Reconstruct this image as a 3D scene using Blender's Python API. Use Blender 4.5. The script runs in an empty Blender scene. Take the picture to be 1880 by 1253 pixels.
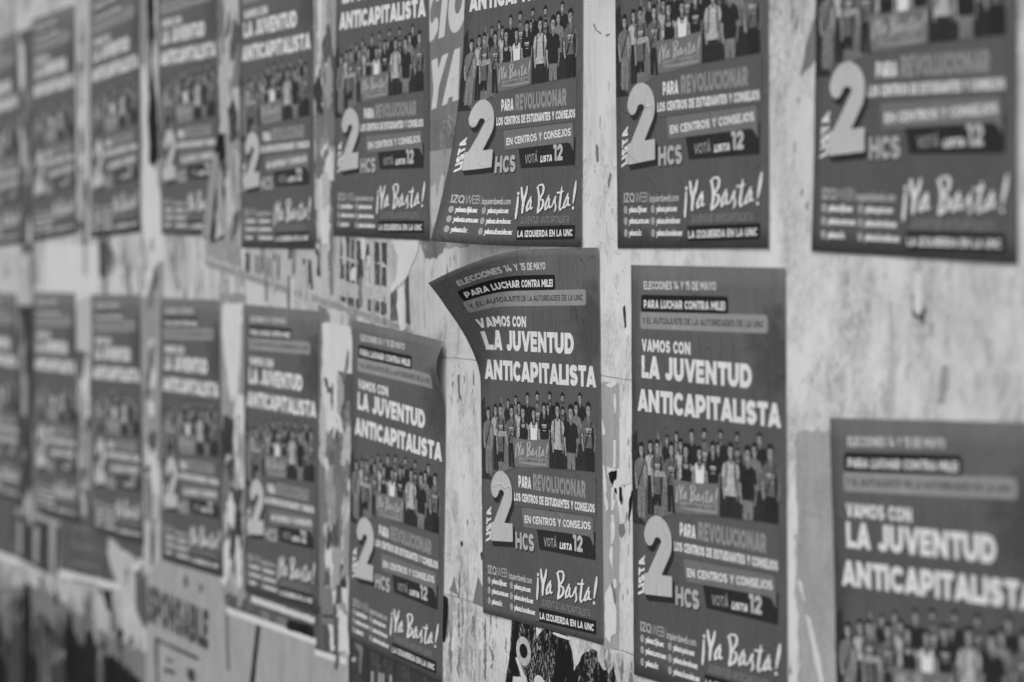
import bpy, bmesh, math, random
import numpy as np
from mathutils import Matrix, Vector
from mathutils.geometry import delaunay_2d_cdt

# ------------------------------------------------------------------ camera, world, sun, exposure
S = bpy.context.scene
COL = S.collection
CAM = np.array([3.49074, -1.69386, 1.6])
TH, DL = math.radians(25.88472), math.radians(2.53464)
FW = Vector((-math.cos(TH) * math.cos(DL), math.sin(TH) * math.cos(DL), -math.sin(DL)))
RT = Vector((math.sin(TH), math.cos(TH), 0))
UP = RT.cross(FW)
cam = bpy.data.objects.new("camera", bpy.data.cameras.new("camera"))
COL.objects.link(cam)
m4 = Matrix((RT, UP, -FW)).transposed().to_4x4()
m4.translation = Vector(CAM)
cam.matrix_world = m4
cam.data.sensor_width = 36
cam.data.lens = 85
cam.data.clip_start = 0.05
cam.data.clip_end = 400
cam.data.dof.use_dof = True
cam.data.dof.focus_distance = 3.775
cam.data.dof.aperture_fstop = 2.35
S.camera = cam

SUN_EL, SUN_AZ = math.radians(52), math.radians(150)   # azimuth measured from +Y towards +X
world = bpy.data.worlds.new("World")
S.world = world
world.use_nodes = True
wn = world.node_tree
bg = wn.nodes["Background"]
sky = wn.nodes.new("ShaderNodeTexSky")
sky.sky_type = 'NISHITA'
sky.sun_disc = False
sky.sun_elevation = SUN_EL
sky.sun_rotation = SUN_AZ
bw = wn.nodes.new("ShaderNodeRGBToBW")            # monochrome photograph: a neutral sky
wn.links.new(sky.outputs[0], bw.inputs[0])
wn.links.new(bw.outputs[0], bg.inputs[0])
bg.inputs[1].default_value = 0.12
sun = bpy.data.objects.new("sun", bpy.data.lights.new("sun", 'SUN'))
COL.objects.link(sun)
sun.data.energy = 1.4
sun.data.angle = math.radians(32)
sun.rotation_euler = Vector((-math.sin(SUN_AZ) * math.cos(SUN_EL), -math.cos(SUN_AZ) * math.cos(SUN_EL), -math.sin(SUN_EL))).to_track_quat('-Z', 'Y').to_euler()
sun.location = (2, -6, 8)
S.view_settings.view_transform = 'Standard'
S.view_settings.look = 'None'
S.view_settings.gamma = 1
S.view_settings.exposure = 0.5

rng = np.random.default_rng(7)
random.seed(7)

# ------------------------------------------------------------------ materials
MATS = {}

def nodes_of(name):
    m = bpy.data.materials.new(name)
    m.use_nodes = True
    nt = m.node_tree
    return m, nt, nt.nodes["Principled BSDF"]

def N(nt, typ, **kw):
    n = nt.nodes.new(typ)
    for k, v in kw.items():
        if k in n.inputs:
            n.inputs[k].default_value = v
        else:
            setattr(n, k, v)
    return n

def L(nt, a, b):
    nt.links.new(a, b)

def mapped(nt, scale, loc=(0, 0, 0)):
    g = N(nt, "ShaderNodeNewGeometry")
    mp = N(nt, "ShaderNodeMapping")
    mp.inputs['Scale'].default_value = scale
    mp.inputs['Location'].default_value = loc
    L(nt, g.outputs['Position'], mp.inputs['Vector'])
    return mp.outputs[0]

def noise(nt, vec, scale, detail=4, rough=.6, dist=0):
    n = N(nt, "ShaderNodeTexNoise")
    n.inputs['Scale'].default_value = scale
    n.inputs['Detail'].default_value = detail
    n.inputs['Roughness'].default_value = rough
    n.inputs['Distortion'].default_value = dist
    L(nt, vec, n.inputs['Vector'])
    return n.outputs['Fac']

def ramp(nt, fac, stops, interp='LINEAR'):
    r = N(nt, "ShaderNodeValToRGB")
    cr = r.color_ramp
    cr.interpolation = interp
    while len(cr.elements) < len(stops):
        cr.elements.new(0.5)
    for e, (p, v) in zip(cr.elements, stops):
        e.position = p
        e.color = (v, v, v, 1)
    L(nt, fac, r.inputs[0])
    return r.outputs[0]

def mth(nt, op, a, b=None, c=None):
    n = N(nt, "ShaderNodeMath", operation=op)
    for i, x in enumerate((a, b, c)):
        if x is None:
            continue
        if isinstance(x, (int, float)):
            n.inputs[i].default_value = x
        else:
            L(nt, x, n.inputs[i])
    return n.outputs[0]

def mixv(nt, fac, a, b):
    n = N(nt, "ShaderNodeMix", data_type='FLOAT')
    for i, x in ((0, fac), (2, a), (3, b)):
        if isinstance(x, (int, float)):
            n.inputs[i].default_value = x
        else:
            L(nt, x, n.inputs[i])
    return n.outputs[0]

def grey(nt, val, sock):
    c = N(nt, "ShaderNodeCombineColor")
    for i in range(3):
        L(nt, val, c.inputs[i])
    L(nt, c.outputs[0], sock)

def paper_bump(nt, bsdf, strength=.35):
    a = noise(nt, mapped(nt, (26, 26, 9)), 1.0, 5, .6, .4)
    b = noise(nt, mapped(nt, (90, 90, 60)), 1.0, 3, .6)
    h = mth(nt, 'MULTIPLY_ADD', b, .25, a)
    c = noise(nt, mapped(nt, (8, 8, 4.5), (2, 0, 5)), 1.0, 2, .5, .6)
    cr = ramp(nt, mth(nt, 'ABSOLUTE', mth(nt, 'SUBTRACT', c, .5)), [(0, 1), (.012, 0)])
    c2 = noise(nt, mapped(nt, (30, 30, 5), (6, 0, 2)), 1.0, 1, .5, .3)
    cr2 = ramp(nt, mth(nt, 'ABSOLUTE', mth(nt, 'SUBTRACT', c2, .52)), [(0, 1), (.02, 0)])
    h = mth(nt, 'ADD', h, mth(nt, 'MULTIPLY_ADD', cr, .3, mth(nt, 'MULTIPLY', cr2, .22)))
    bp = N(nt, "ShaderNodeBump")
    bp.inputs['Strength'].default_value = strength
    bp.inputs['Distance'].default_value = .004
    L(nt, h, bp.inputs['Height'])
    L(nt, bp.outputs[0], bsdf.inputs['Normal'])

def ink(name, tone, var=.22, rough=.6, scuff=.25, fine=0):
    """printed paper: a flat ink tone with soft mottling, faint vertical glue streaks and small scuffs"""
    if name in MATS:
        return MATS[name]
    m, nt, b = nodes_of(name)
    n1 = noise(nt, mapped(nt, (9, 9, 7)), 1.0, 5, .6)
    n2 = noise(nt, mapped(nt, (70, 70, 5)), 1.0, 4, .6)
    n3 = noise(nt, mapped(nt, (420, 420, 420)), 1.0, 2, .6)
    f = mth(nt, 'MULTIPLY_ADD', n1, var, 1 - var / 2)
    f = mth(nt, 'MULTIPLY', f, mth(nt, 'MULTIPLY_ADD', n2, var * .8, 1 - var * .4))
    f = mth(nt, 'MULTIPLY', f, mth(nt, 'MULTIPLY_ADD', n3, .16, .92))
    if fine:
        n4 = noise(nt, mapped(nt, (330, 330, 260)), 1.0, 3, .6, .4)
        f = mth(nt, 'MULTIPLY', f, ramp(nt, n4, [(.3, 1 - fine), (.5, 1), (.7, 1 + fine)]))
    v = mth(nt, 'MULTIPLY', f, tone)
    sc = noise(nt, mapped(nt, (240, 240, 130)), 1.0, 3, .7)
    sc2 = noise(nt, mapped(nt, (11, 11, 6)), 1.0, 3, .6)
    sm = mth(nt, 'MULTIPLY', ramp(nt, sc, [(.66, 0), (.72, 1)]), ramp(nt, sc2, [(.52, 0), (.66, 1)]))
    v = mixv(nt, mth(nt, 'MULTIPLY', sm, scuff), v, .42)
    grey(nt, v, b.inputs['Base Color'])
    b.inputs['Roughness'].default_value = rough
    b.inputs['Specular IOR Level'].default_value = .16 if tone < .06 else .28
    paper_bump(nt, b, .7)
    MATS[name] = m
    return m

def sheet_mat():
    """the poster's dark ground paler towards the top, with a printed park tree dark at the upper corner"""
    m, nt, b = nodes_of("poster_ground")
    uv = N(nt, "ShaderNodeUVMap")
    sp = N(nt, "ShaderNodeSeparateXYZ")
    L(nt, uv.outputs[0], sp.inputs[0])
    u, v = sp.outputs[0], sp.outputs[1]
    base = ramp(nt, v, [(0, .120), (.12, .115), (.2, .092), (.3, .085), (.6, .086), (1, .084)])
    mp = N(nt, "ShaderNodeMapping")
    mp.inputs['Scale'].default_value = (9, 16, 1)
    L(nt, uv.outputs[0], mp.inputs[0])
    tn = noise(nt, mp.outputs[0], 1.0, 6, .68, .3)
    dx = mth(nt, 'MULTIPLY', mth(nt, 'SUBTRACT', u, .93), 3.6)
    dy = mth(nt, 'MULTIPLY', mth(nt, 'SUBTRACT', v, .2), 5.2)
    rr = mth(nt, 'SQRT', mth(nt, 'ADD', mth(nt, 'MULTIPLY', dx, dx), mth(nt, 'MULTIPLY', dy, dy)))
    tm = mth(nt, 'SUBTRACT', mth(nt, 'MULTIPLY_ADD', tn, 1.5, -.1), rr)
    tree = ramp(nt, tm, [(.0, 0), (.36, 1)])
    dx2 = mth(nt, 'MULTIPLY', mth(nt, 'SUBTRACT', u, .0), 7)
    dy2 = mth(nt, 'MULTIPLY', mth(nt, 'SUBTRACT', v, .36), 6)
    rr2 = mth(nt, 'SQRT', mth(nt, 'ADD', mth(nt, 'MULTIPLY', dx2, dx2), mth(nt, 'MULTIPLY', dy2, dy2)))
    tree2 = ramp(nt, mth(nt, 'SUBTRACT', mth(nt, 'MULTIPLY_ADD', tn, 1.3, -.1), rr2), [(.0, 0), (.25, .6)])
    base = mixv(nt, mth(nt, 'MAXIMUM', tree, tree2), base, .058)
    n1 = noise(nt, mapped(nt, (8, 8, 6)), 1.0, 5, .62)
    n2 = noise(nt, mapped(nt, (80, 80, 4)), 1.0, 4, .6)
    n3 = noise(nt, mapped(nt, (420, 420, 420)), 1.0, 2, .6)
    f = mth(nt, 'MULTIPLY_ADD', n1, .56, .72)
    f = mth(nt, 'MULTIPLY', f, mth(nt, 'MULTIPLY_ADD', n2, .36, .82))
    f = mth(nt, 'MULTIPLY', f, mth(nt, 'MULTIPLY_ADD', n3, .3, .85))
    base = mth(nt, 'MULTIPLY', base, f)
    sc = noise(nt, mapped(nt, (260, 260, 120)), 1.0, 3, .7)
    sc2 = noise(nt, mapped(nt, (7, 7, 5)), 1.0, 3, .6)
    sm = mth(nt, 'MULTIPLY', ramp(nt, sc, [(.68, 0), (.74, 1)]), ramp(nt, sc2, [(.54, 0), (.66, 1)]))
    base = mixv(nt, mth(nt, 'MULTIPLY', sm, .5), base, .38)
    # scratches that run down the sheet
    st = noise(nt, mapped(nt, (190, 190, 2.2)), 1.0, 2, .5)
    stm = mth(nt, 'MULTIPLY', ramp(nt, st, [(.7, 0), (.74, 1)]), ramp(nt, sc2, [(.5, 0), (.6, 1)]))
    base = mixv(nt, mth(nt, 'MULTIPLY', stm, .3), base, .2)
    grey(nt, base, b.inputs['Base Color'])
    b.inputs['Roughness'].default_value = .55
    b.inputs['Specular IOR Level'].default_value = .26
    paper_bump(nt, b, .8)
    return m

def wall_mat():
    m, nt, b = nodes_of("worn_wall_plaster")
    P = lambda s, l=(0, 0, 0): mapped(nt, s, l)
    sp = N(nt, "ShaderNodeSeparateXYZ")
    g = N(nt, "ShaderNodeNewGeometry")
    L(nt, g.outputs['Position'], sp.inputs[0])
    X, Z = sp.outputs[0], sp.outputs[2]
    big = noise(nt, P((2.6, 2.6, 1.9)), 1.0, 6, .62, .3)
    streak = noise(nt, P((70, 70, 3.2)), 1.0, 4, .6, .1)
    fibre = noise(nt, P((300, 300, 30)), 1.0, 3, .6)
    fine = noise(nt, P((260, 260, 240)), 1.0, 4, .7)
    grain = noise(nt, P((120, 120, 85)), 1.0, 6, .78, .3)
    med = noise(nt, P((26, 26, 15)), 1.0, 7, .7, .5)
    v = mth(nt, 'MULTIPLY', ramp(nt, big, [(.36, .54), (.5, .63), (.62, .68)]), mth(nt, 'MULTIPLY_ADD', fine, .26, .87))
    v = mth(nt, 'MULTIPLY', v, mth(nt, 'MULTIPLY_ADD', fibre, .12, .94))
    v = mth(nt, 'MULTIPLY', v, ramp(nt, streak, [(.32, .88), (.44, .98), (.6, 1.02)]))
    # thin remains of older paper, paler, with torn outlines and a dark lip
    res = noise(nt, P((12, 12, 4.6), (3, 0, 1)), 1.0, 7, .66, .8)
    pale = ramp(nt, res, [(.545, 0), (.555, 1)])
    v = mixv(nt, mth(nt, 'MULTIPLY', pale, .6), v, mth(nt, 'MULTIPLY_ADD', fine, .10, .60))
    lip = ramp(nt, res, [(.537, 0), (.543, 1), (.547, 1), (.552, 0)])
    lipm = ramp(nt, streak, [(.46, 0), (.56, 1)])
    v = mixv(nt, mth(nt, 'MULTIPLY', mth(nt, 'MULTIPLY', lip, lipm), .5), v, .2)
    # grainy stains, heavier under the lower seam and towards the near end
    patch = noise(nt, P((8, 8, 4.6), (-5, 0, 4)), 1.0, 7, .68, .6)
    zz = mth(nt, 'MULTIPLY', Z, .5)
    zr = ramp(nt, zz, [(0, .12), (.36, .10), (.488, .085), (.493, .0), (1, 0)])
    nr = ramp(nt, mth(nt, 'MULTIPLY_ADD', X, .5, 0), [(.40, 0), (.46, .085), (1, .09)])
    pm = ramp(nt, mth(nt, 'ADD', patch, mth(nt, 'MAXIMUM', zr, nr)), [(.48, 0), (.56, .45), (.68, 1)])
    gd = ramp(nt, mth(nt, 'ADD', mth(nt, 'MULTIPLY', grain, .6), mth(nt, 'MULTIPLY', med, .4)), [(.38, .32), (.46, .56), (.53, .84), (.62, 1.02)])
    v = mth(nt, 'MULTIPLY', v, mixv(nt, pm, 1.0, gd))
    # black flecks and small chips
    ch = noise(nt, P((62, 62, 24), (0, 0, 9)), 1.0, 6, .76, .6)
    cm = noise(nt, P((5, 5, 3), (2, 0, 2)), 1.0, 3, .6)
    chip = mth(nt, 'MULTIPLY', ramp(nt, ch, [(.635, 0), (.655, 1)]), ramp(nt, cm, [(.45, .1), (.56, 1)]))
    v = mixv(nt, mth(nt, 'MULTIPLY', chip, .8), v, .11)
    # busier layers of old torn posters towards the far end
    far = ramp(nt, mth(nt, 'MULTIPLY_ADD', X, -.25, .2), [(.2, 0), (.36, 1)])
    v = mth(nt, 'MULTIPLY', v, mth(nt, 'MULTIPLY_ADD', far, -.16, 1.0))  # lens edge darkening put into the wall colour, growing towards the far end
    lay = noise(nt, P((19, 19, 5.5), (8, 0, 3)), 1.0, 7, .7, 1.0)
    lm = mth(nt, 'MULTIPLY', far, ramp(nt, lay, [(.56, 0), (.58, 1)]))
    v = mixv(nt, mth(nt, 'MULTIPLY', lm, .85), v, mth(nt, 'MULTIPLY_ADD', med, .3, .0))
    grey(nt, v, b.inputs['Base Color'])
    b.inputs['Roughness'].default_value = .85
    b.inputs['Specular IOR Level'].default_value = .25
    h = mth(nt, 'ADD', mth(nt, 'MULTIPLY', pale, .35), mth(nt, 'MULTIPLY_ADD', med, .5, mth(nt, 'MULTIPLY', fine, .25)))
    h = mth(nt, 'SUBTRACT', h, mth(nt, 'MULTIPLY', chip, .5))
    bp = N(nt, "ShaderNodeBump")
    bp.inputs['Strength'].default_value = .6
    bp.inputs['Distance'].default_value = .0025
    L(nt, h, bp.inputs['Height'])
    L(nt, bp.outputs[0], b.inputs['Normal'])
    return m

def scrap_mat(name, tone, contrast=.5, fleck=.0, fleck_tone=.4):
    """old torn paper left on the wall: blotchy, streaked"""
    if name in MATS:
        return MATS[name]
    m, nt, b = nodes_of(name)
    n1 = noise(nt, mapped(nt, (24, 24, 9)), 1.0, 7, .7, .5)
    n2 = noise(nt, mapped(nt, (55, 55, 5)), 1.0, 5, .6)
    n3 = noise(nt, mapped(nt, (260, 260, 230)), 1.0, 3, .7)
    f = mth(nt, 'MULTIPLY_ADD', n1, contrast * 2, 1 - contrast)
    f = mth(nt, 'MULTIPLY', f, mth(nt, 'MULTIPLY_ADD', n2, contrast, 1 - contrast / 2))
    f = mth(nt, 'MULTIPLY', f, mth(nt, 'MULTIPLY_ADD', n3, .3, .85))
    v = mth(nt, 'MULTIPLY', f, tone)
    if fleck:
        a = noise(nt, mapped(nt, (210, 210, 110)), 1.0, 4, .75, .4)
        c = noise(nt, mapped(nt, (22, 22, 7)), 1.0, 3, .6, .3)
        k = mth(nt, 'MULTIPLY', ramp(nt, a, [(.52, 0), (.56, 1)]), ramp(nt, c, [(.46, 0), (.54, 1)]))
        v = mixv(nt, mth(nt, 'MULTIPLY', k, fleck), v, fleck_tone)
    grey(nt, v, b.inputs['Base Color'])
    b.inputs['Roughness'].default_value = .85
    b.inputs['Specular IOR Level'].default_value = .12
    paper_bump(nt, b, .5)
    MATS[name] = m
    return m

def ground_mat():
    m, nt, b = nodes_of("pavement_concrete")
    n1 = noise(nt, mapped(nt, (1.4, 1.4, 1.4)), 1.0, 8, .65)
    n2 = noise(nt, mapped(nt, (60, 60, 60)), 1.0, 4, .7)
    v = mth(nt, 'MULTIPLY', mth(nt, 'MULTIPLY_ADD', n1, .3, .14), mth(nt, 'MULTIPLY_ADD', n2, .4, .8))
    grey(nt, v, b.inputs['Base Color'])
    b.inputs['Roughness'].default_value = .9
    return m

# ------------------------------------------------------------------ basic object helpers
def link(name, me, mats, parent=None):
    o = bpy.data.objects.new(name, me)
    for m in mats:
        me.materials.append(m)
    COL.objects.link(o)
    if parent is not None:
        o.parent = parent
    return o

def thing(name, label, cat, loc=(0, 0, 0), group=None):
    o = bpy.data.objects.new(name, None)
    o.empty_display_size = .05
    o.location = loc
    o['label'] = label
    o['category'] = cat
    if group:
        o['group'] = group
    COL.objects.link(o)
    return o

def box(bm, x0, x1, y0, y1, z0, z1):
    vs = [bm.verts.new(p) for p in ((x0, y0, z0), (x1, y0, z0), (x1, y1, z0), (x0, y1, z0), (x0, y0, z1), (x1, y0, z1), (x1, y1, z1), (x0, y1, z1))]
    for f in ((0, 3, 2, 1), (4, 5, 6, 7), (0, 1, 5, 4), (1, 2, 6, 5), (2, 3, 7, 6), (3, 0, 4, 7)):
        bm.faces.new([vs[i] for i in f])

# ------------------------------------------------------------------ setting: ground and wall
bm = bmesh.new()
R = 120
gv = [bm.verts.new(p) for p in ((-R, -R, 0), (R, -R, 0), (R, R, 0), (-R, R, 0))]
bm.faces.new(gv)
me = bpy.data.meshes.new("ground")
bm.to_mesh(me)
o = link("ground", me, [ground_mat()])
o['kind'] = 'structure'

WALL_X0, WALL_X1, WALL_TOP = -9.0, 5.5, 3.1
bm = bmesh.new()
box(bm, WALL_X0, WALL_X1, 0, .24, -.02, WALL_TOP)
me = bpy.data.meshes.new("poster_wall")
bm.to_mesh(me)
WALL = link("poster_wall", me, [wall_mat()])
WALL['label'] = "long pale weathered street wall covered with rows of pasted posters"
WALL['category'] = "wall"
bm = bmesh.new()
box(bm, WALL_X0 - .04, WALL_X1 + .04, -.05, .29, WALL_TOP + .001, WALL_TOP + .09)
me = bpy.data.meshes.new("coping")
bm.to_mesh(me)
link("coping", me, [ground_mat()], WALL)

# ------------------------------------------------------------------ outlines from signed distance fields
def contour(F, x0, y0, d, tol):
    """closed outlines of F < 0 on a grid (marching squares), simplified"""
    A = F < 0
    a, b_, c, e = A[:-1, :-1], A[:-1, 1:], A[1:, 1:], A[1:, :-1]
    code = a * 1 + b_ * 2 + c * 4 + e * 8
    ys, xs = np.nonzero((code > 0) & (code < 15))
    nxt = {}
    def pt(kind, i, j):
        if kind == 'h':
            t = F[j, i] / (F[j, i] - F[j, i + 1])
            return (x0 + (i + t) * d, y0 + j * d)
        t = F[j, i] / (F[j, i] - F[j + 1, i])
        return (x0 + i * d, y0 + (j + t) * d)
    T = {1: [(3, 0)], 2: [(0, 1)], 3: [(3, 1)], 4: [(1, 2)], 5: [(3, 0), (1, 2)], 6: [(0, 2)], 7: [(3, 2)], 8: [(2, 3)], 9: [(2, 0)], 10: [(0, 1), (2, 3)], 11: [(2, 1)], 12: [(1, 3)], 13: [(1, 0)], 14: [(0, 3)]}
    for j, i in zip(ys.tolist(), xs.tolist()):
        E = (('h', i, j), ('v', i + 1, j), ('h', i, j + 1), ('v', i, j))
        for s, t in T[int(code[j, i])]:
            nxt[E[s]] = E[t]
    loops = []
    while nxt:
        k0, k = None, next(iter(nxt))
        k0 = k
        lp = []
        while k in nxt:
            n = nxt.pop(k)
            lp.append(pt(*k))
            k = n
        if len(lp) > 3 and k == k0:
            loops.append(simplify(lp, tol))
    return [l for l in loops if len(l) > 2]

def simplify(p, tol):
    p = np.array(p)
    n = len(p)
    i0 = 0
    i1 = int(np.argmax(((p - p[0]) ** 2).sum(1)))
    keep = {i0, i1}
    st = [(i0, i1), (i1, n)]
    q = np.vstack([p, p[:1]])
    while st:
        a, b = st.pop()
        if b - a < 2:
            continue
        u = q[b] - q[a]
        l = math.hypot(*u) + 1e-12
        w = q[a + 1:b] - q[a]
        dist = np.abs(w[:, 0] * u[1] - w[:, 1] * u[0]) / l
        k = int(dist.argmax())
        if dist[k] > tol:
            keep.add(a + 1 + k)
            st += [(a, a + 1 + k), (a + 1 + k, b)]
    return [tuple(p[i]) for i in sorted(keep)]

def fill(loops):
    """triangulate outlines with holes (even-odd)"""
    vs, es = [], []
    for lp in loops:
        s = len(vs)
        vs += [Vector(p) for p in lp]
        es += [(s + i, s + (i + 1) % len(lp)) for i in range(len(lp))]
    if len(vs) < 3:
        return np.zeros((0, 2)), []
    v, e, f, *_ = delaunay_2d_cdt(vs, es, [], 0, 1e-7)
    v = np.array([(p.x, p.y) for p in v])
    if not f:
        return v, []
    f = np.array(f)
    c = v[f].mean(1)
    ins = np.zeros(len(c), int)
    for lp in loops:
        P = np.array(lp)
        Q = np.roll(P, -1, 0)
        for (xa, ya), (xb, yb) in zip(P, Q):
            cr = ((ya > c[:, 1]) != (yb > c[:, 1]))
            if ya != yb:
                ins += cr & (c[:, 0] < (xb - xa) * (c[:, 1] - ya) / (yb - ya) + xa)
    f = f[ins % 2 == 1]
    # counter-clockwise
    a, b, d = v[f[:, 0]], v[f[:, 1]], v[f[:, 2]]
    sg = (b[:, 0] - a[:, 0]) * (d[:, 1] - a[:, 1]) - (b[:, 1] - a[:, 1]) * (d[:, 0] - a[:, 0])
    f[sg < 0] = f[sg < 0][:, ::-1]
    return v, [tuple(int(k) for k in t) for t in f]

def vnoise(x, y, seed, oct_=4):
    r = np.random.default_rng(seed)
    T = r.random((64, 64))
    out = np.zeros_like(x)
    amp = 1.0
    for k in range(oct_):
        xi, yi = np.floor(x).astype(int), np.floor(y).astype(int)
        fx, fy = x - xi, y - yi
        fx, fy = fx * fx * (3 - 2 * fx), fy * fy * (3 - 2 * fy)
        g = lambda a, b: T[(b + 17 * k) % 64, (a + 31 * k) % 64]
        out += amp * ((g(xi, yi) * (1 - fx) + g(xi + 1, yi) * fx) * (1 - fy) + (g(xi, yi + 1) * (1 - fx) + g(xi + 1, yi + 1) * fx) * fy - .5)
        x, y, amp = x * 2.03, y * 2.03, amp * .55
    return out

def polysdf(X, Y, P):
    P = np.array(P, float)
    Q = np.roll(P, -1, 0)
    d = np.full(X.shape, 1e9)
    ins = np.zeros(X.shape, bool)
    for (xa, ya), (xb, yb) in zip(P, Q):
        ux, uy = xb - xa, yb - ya
        l2 = ux * ux + uy * uy + 1e-18
        t = np.clip(((X - xa) * ux + (Y - ya) * uy) / l2, 0, 1)
        d = np.minimum(d, (X - xa - t * ux) ** 2 + (Y - ya - t * uy) ** 2)
        if ya != yb:
            ins ^= ((ya > Y) != (yb > Y)) & (X < (xb - xa) * (Y - ya) / (yb - ya) + xa)
    d = np.sqrt(d)
    return np.where(ins, -d, d)

# ------------------------------------------------------------------ letters: strokes -> distance field -> outline
def arc(cx, cy, rx, ry, a0, a1, n=14):
    return [(cx + rx * math.cos(math.radians(a0 + (a1 - a0) * i / n)), cy + ry * math.sin(math.radians(a0 + (a1 - a0) * i / n))) for i in range(n + 1)]

def glyph_strokes(ch, t):
    h = t / 2
    B, Tp, M = h, 1 - h, .5
    W = {'A': .92, 'Á': .92, 'B': .78, 'C': .84, 'D': .86, 'E': .68, 'F': .66, 'H': .86, 'I': t, 'J': .6, 'L': .64, 'M': 1.06, 'N': .88, 'O': .96, 'Ó': .96, 'P': .76, 'Q': .98, 'R': .79, 'S': .73, 'T': .74, 'U': .85, 'V': .9, 'W': 1.36, 'Y': .86, 'Z': .74, '1': .46, '2': .72, '4': .78, '5': .72, '!': t * 1.05, '|': t, '/': .4, '.': t}.get(ch, .5)
    l, r, c = h, W - h, W / 2
    S_ = []
    if ch in 'AÁ':
        S_ = [[(l + .02, -.3), (l + .02, 0), (c - .012, 1), (c - .012, 1.01)]]
        k = h * 1.02
        S_ = [[(k - .3 * (c - k), -.3), (c + .3 * (c - k) * .0, 1.0), (c + .12 * (c - k), 1.12)], [(W - k + .3 * (c - k), -.3), (c, 1.0), (c - .12 * (c - k), 1.12)], [(k + .2, .26), (W - k - .2, .26)]]
    elif ch == 'B':
        S_ = [[(l, -.2), (l, 1.2)], [(l, Tp), (c, Tp)] + arc(c, (Tp + .52) / 2, r - c - .03, (Tp - .52) / 2, 90, -90) + [(l, .52)], [(l, .52), (c, .52)] + arc(c, (B + .52) / 2, r - c, (.52 - B) / 2, 90, -90) + [(l, B)]]
    elif ch == 'C':
        S_ = [arc(c + .03, .5, c + .03 - h, .5 - h, 42, 318, 26)]
    elif ch == 'D':
        S_ = [[(l, -.2), (l, 1.2)], [(l, Tp), (c - .06, Tp)] + arc(c - .06, .5, r - c + .06, .5 - h, 90, -90, 20) + [(l, B)]]
    elif ch == 'E':
        S_ = [[(l, -.2), (l, 1.2)], [(l, Tp), (W, Tp)], [(l, .5), (W - .06, .5)], [(l, B), (W, B)]]
    elif ch == 'H':
        S_ = [[(l, -.2), (l, 1.2)], [(r, -.2), (r, 1.2)], [(l, M), (r, M)]]
    elif ch in 'I|':
        S_ = [[(h, -.2), (h, 1.2)]]
    elif ch == 'J':
        S_ = [[(r, 1.2), (r, .3)] + arc(c - .02, .3, r - c + .02, .3 - h, 0, -150, 12)]
    elif ch == 'L':
        S_ = [[(l, -.2), (l, 1.2)], [(l, B), (W, B)]]
    elif ch == 'M':
        S_ = [[(l, -.2), (l, 1.2)], [(r, -.2), (r, 1.2)], [(l - .12, 1.12 + .1), (c, .3)], [(r + .12, 1.22), (c, .3)]]
    elif ch == 'N':
        S_ = [[(l, -.2), (l, 1.2)], [(r, -.2), (r, 1.2)], [(l - .1, 1.08), (r + .1, -.08)]]
    elif ch in 'OÓ':
        S_ = [arc(c, .5, c - h, .5 - h, 0, 360, 32)]
    elif ch == 'Q':
        S_ = [arc(c, .5, c - h, .5 - h, 0, 360, 32), [(c + .08, .26), (W - .02, -.02)]]
    elif ch == 'P':
        S_ = [[(l, -.2), (l, 1.2)], [(l, Tp), (c, Tp)] + arc(c, (Tp + .38) / 2, r - c, (Tp - .38) / 2, 90, -90) + [(l, .38)]]
    elif ch == 'R':
        S_ = [[(l, -.2), (l, 1.2)], [(l, Tp), (c, Tp)] + arc(c, (Tp + .4) / 2, r - c - .02, (Tp - .4) / 2, 90, -90) + [(l, .4)], [(c, .42), (r + .1, -.14)]]
    elif ch == 'S':
        ry = (.5 - h) / 2
        rx = c - h
        S_ = [arc(c, Tp - ry, rx, ry, 32, 270, 18) + arc(c, B + ry, rx, ry, 90, -148, 18)]
    elif ch == 'T':
        S_ = [[(c, -.2), (c, 1)], [(0, Tp), (W, Tp)]]
    elif ch == 'U':
        S_ = [[(l, 1.2), (l, .4)] + arc(c, .4, c - h, .4 - h, 180, 360, 18) + [(r, 1.2)]]
    elif ch == 'V':
        k = h * 1.02
        S_ = [[(k - .3 * (c - k), 1.3), (c + .1 * (c - k), -.1)], [(W - k + .3 * (c - k), 1.3), (c - .1 * (c - k), -.1)]]
    elif ch == 'W':
        q = W / 4
        k = h
        S_ = [[(k - .3 * (q - k) * 1.3, 1.3), (q + .04, -.1)], [(q - .04, -.1), (c + .03, 1.1)], [(c - .03, 1.1), (3 * q + .04, -.1)], [(3 * q - .04, -.1), (W - k + .3 * (q - k) * 1.3, 1.3)]]
    elif ch == 'Y':
        S_ = [[(c, -.2), (c, .46)], [(h - .12, 1.2), (c, .44)], [(W - h + .12, 1.2), (c, .44)]]
    elif ch == 'Z':
        S_ = [[(.02, Tp), (W, Tp)], [(0, B), (W, B)], [(l + .02, B), (r - .02, Tp)]]
    elif ch == '1':
        S_ = [[(r, -.2), (r, 1.2)], [(.02, Tp), (r, Tp)]]
    elif ch == '2':
        S_ = [arc(c, Tp - (c - h) * .82, c - h, (c - h) * .82, 172, -38, 18) + [(l + .03, B + .02)], [(0, B), (W, B)]]
    elif ch == '4':
        S_ = [[(W * .5, 1.1), (l, .28)], [(0, .28), (W, .28)], [(r - .14, -.2), (r - .14, .55)]]
    elif ch == '5':
        S_ = [[(W - .04, Tp), (l + .06, Tp), (l + .03, .56)], [(l + .03, .55), (c, .57)] + arc(c - .02, .57 - (.57 - B) / 2, r - c + .02, (.57 - B) / 2, 90, -140, 18)]
    elif ch == '!':
        S_ = [[(W / 2, .34), (W / 2, 1.2)], [(W / 2, -.1), (W / 2, t * .9)]]
    elif ch == '/':
        S_ = [[(.0, -.2), (.4, 1.2)]]
    elif ch == '.':
        S_ = [[(h, -.2), (h, t)]]
    acc = []
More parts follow.
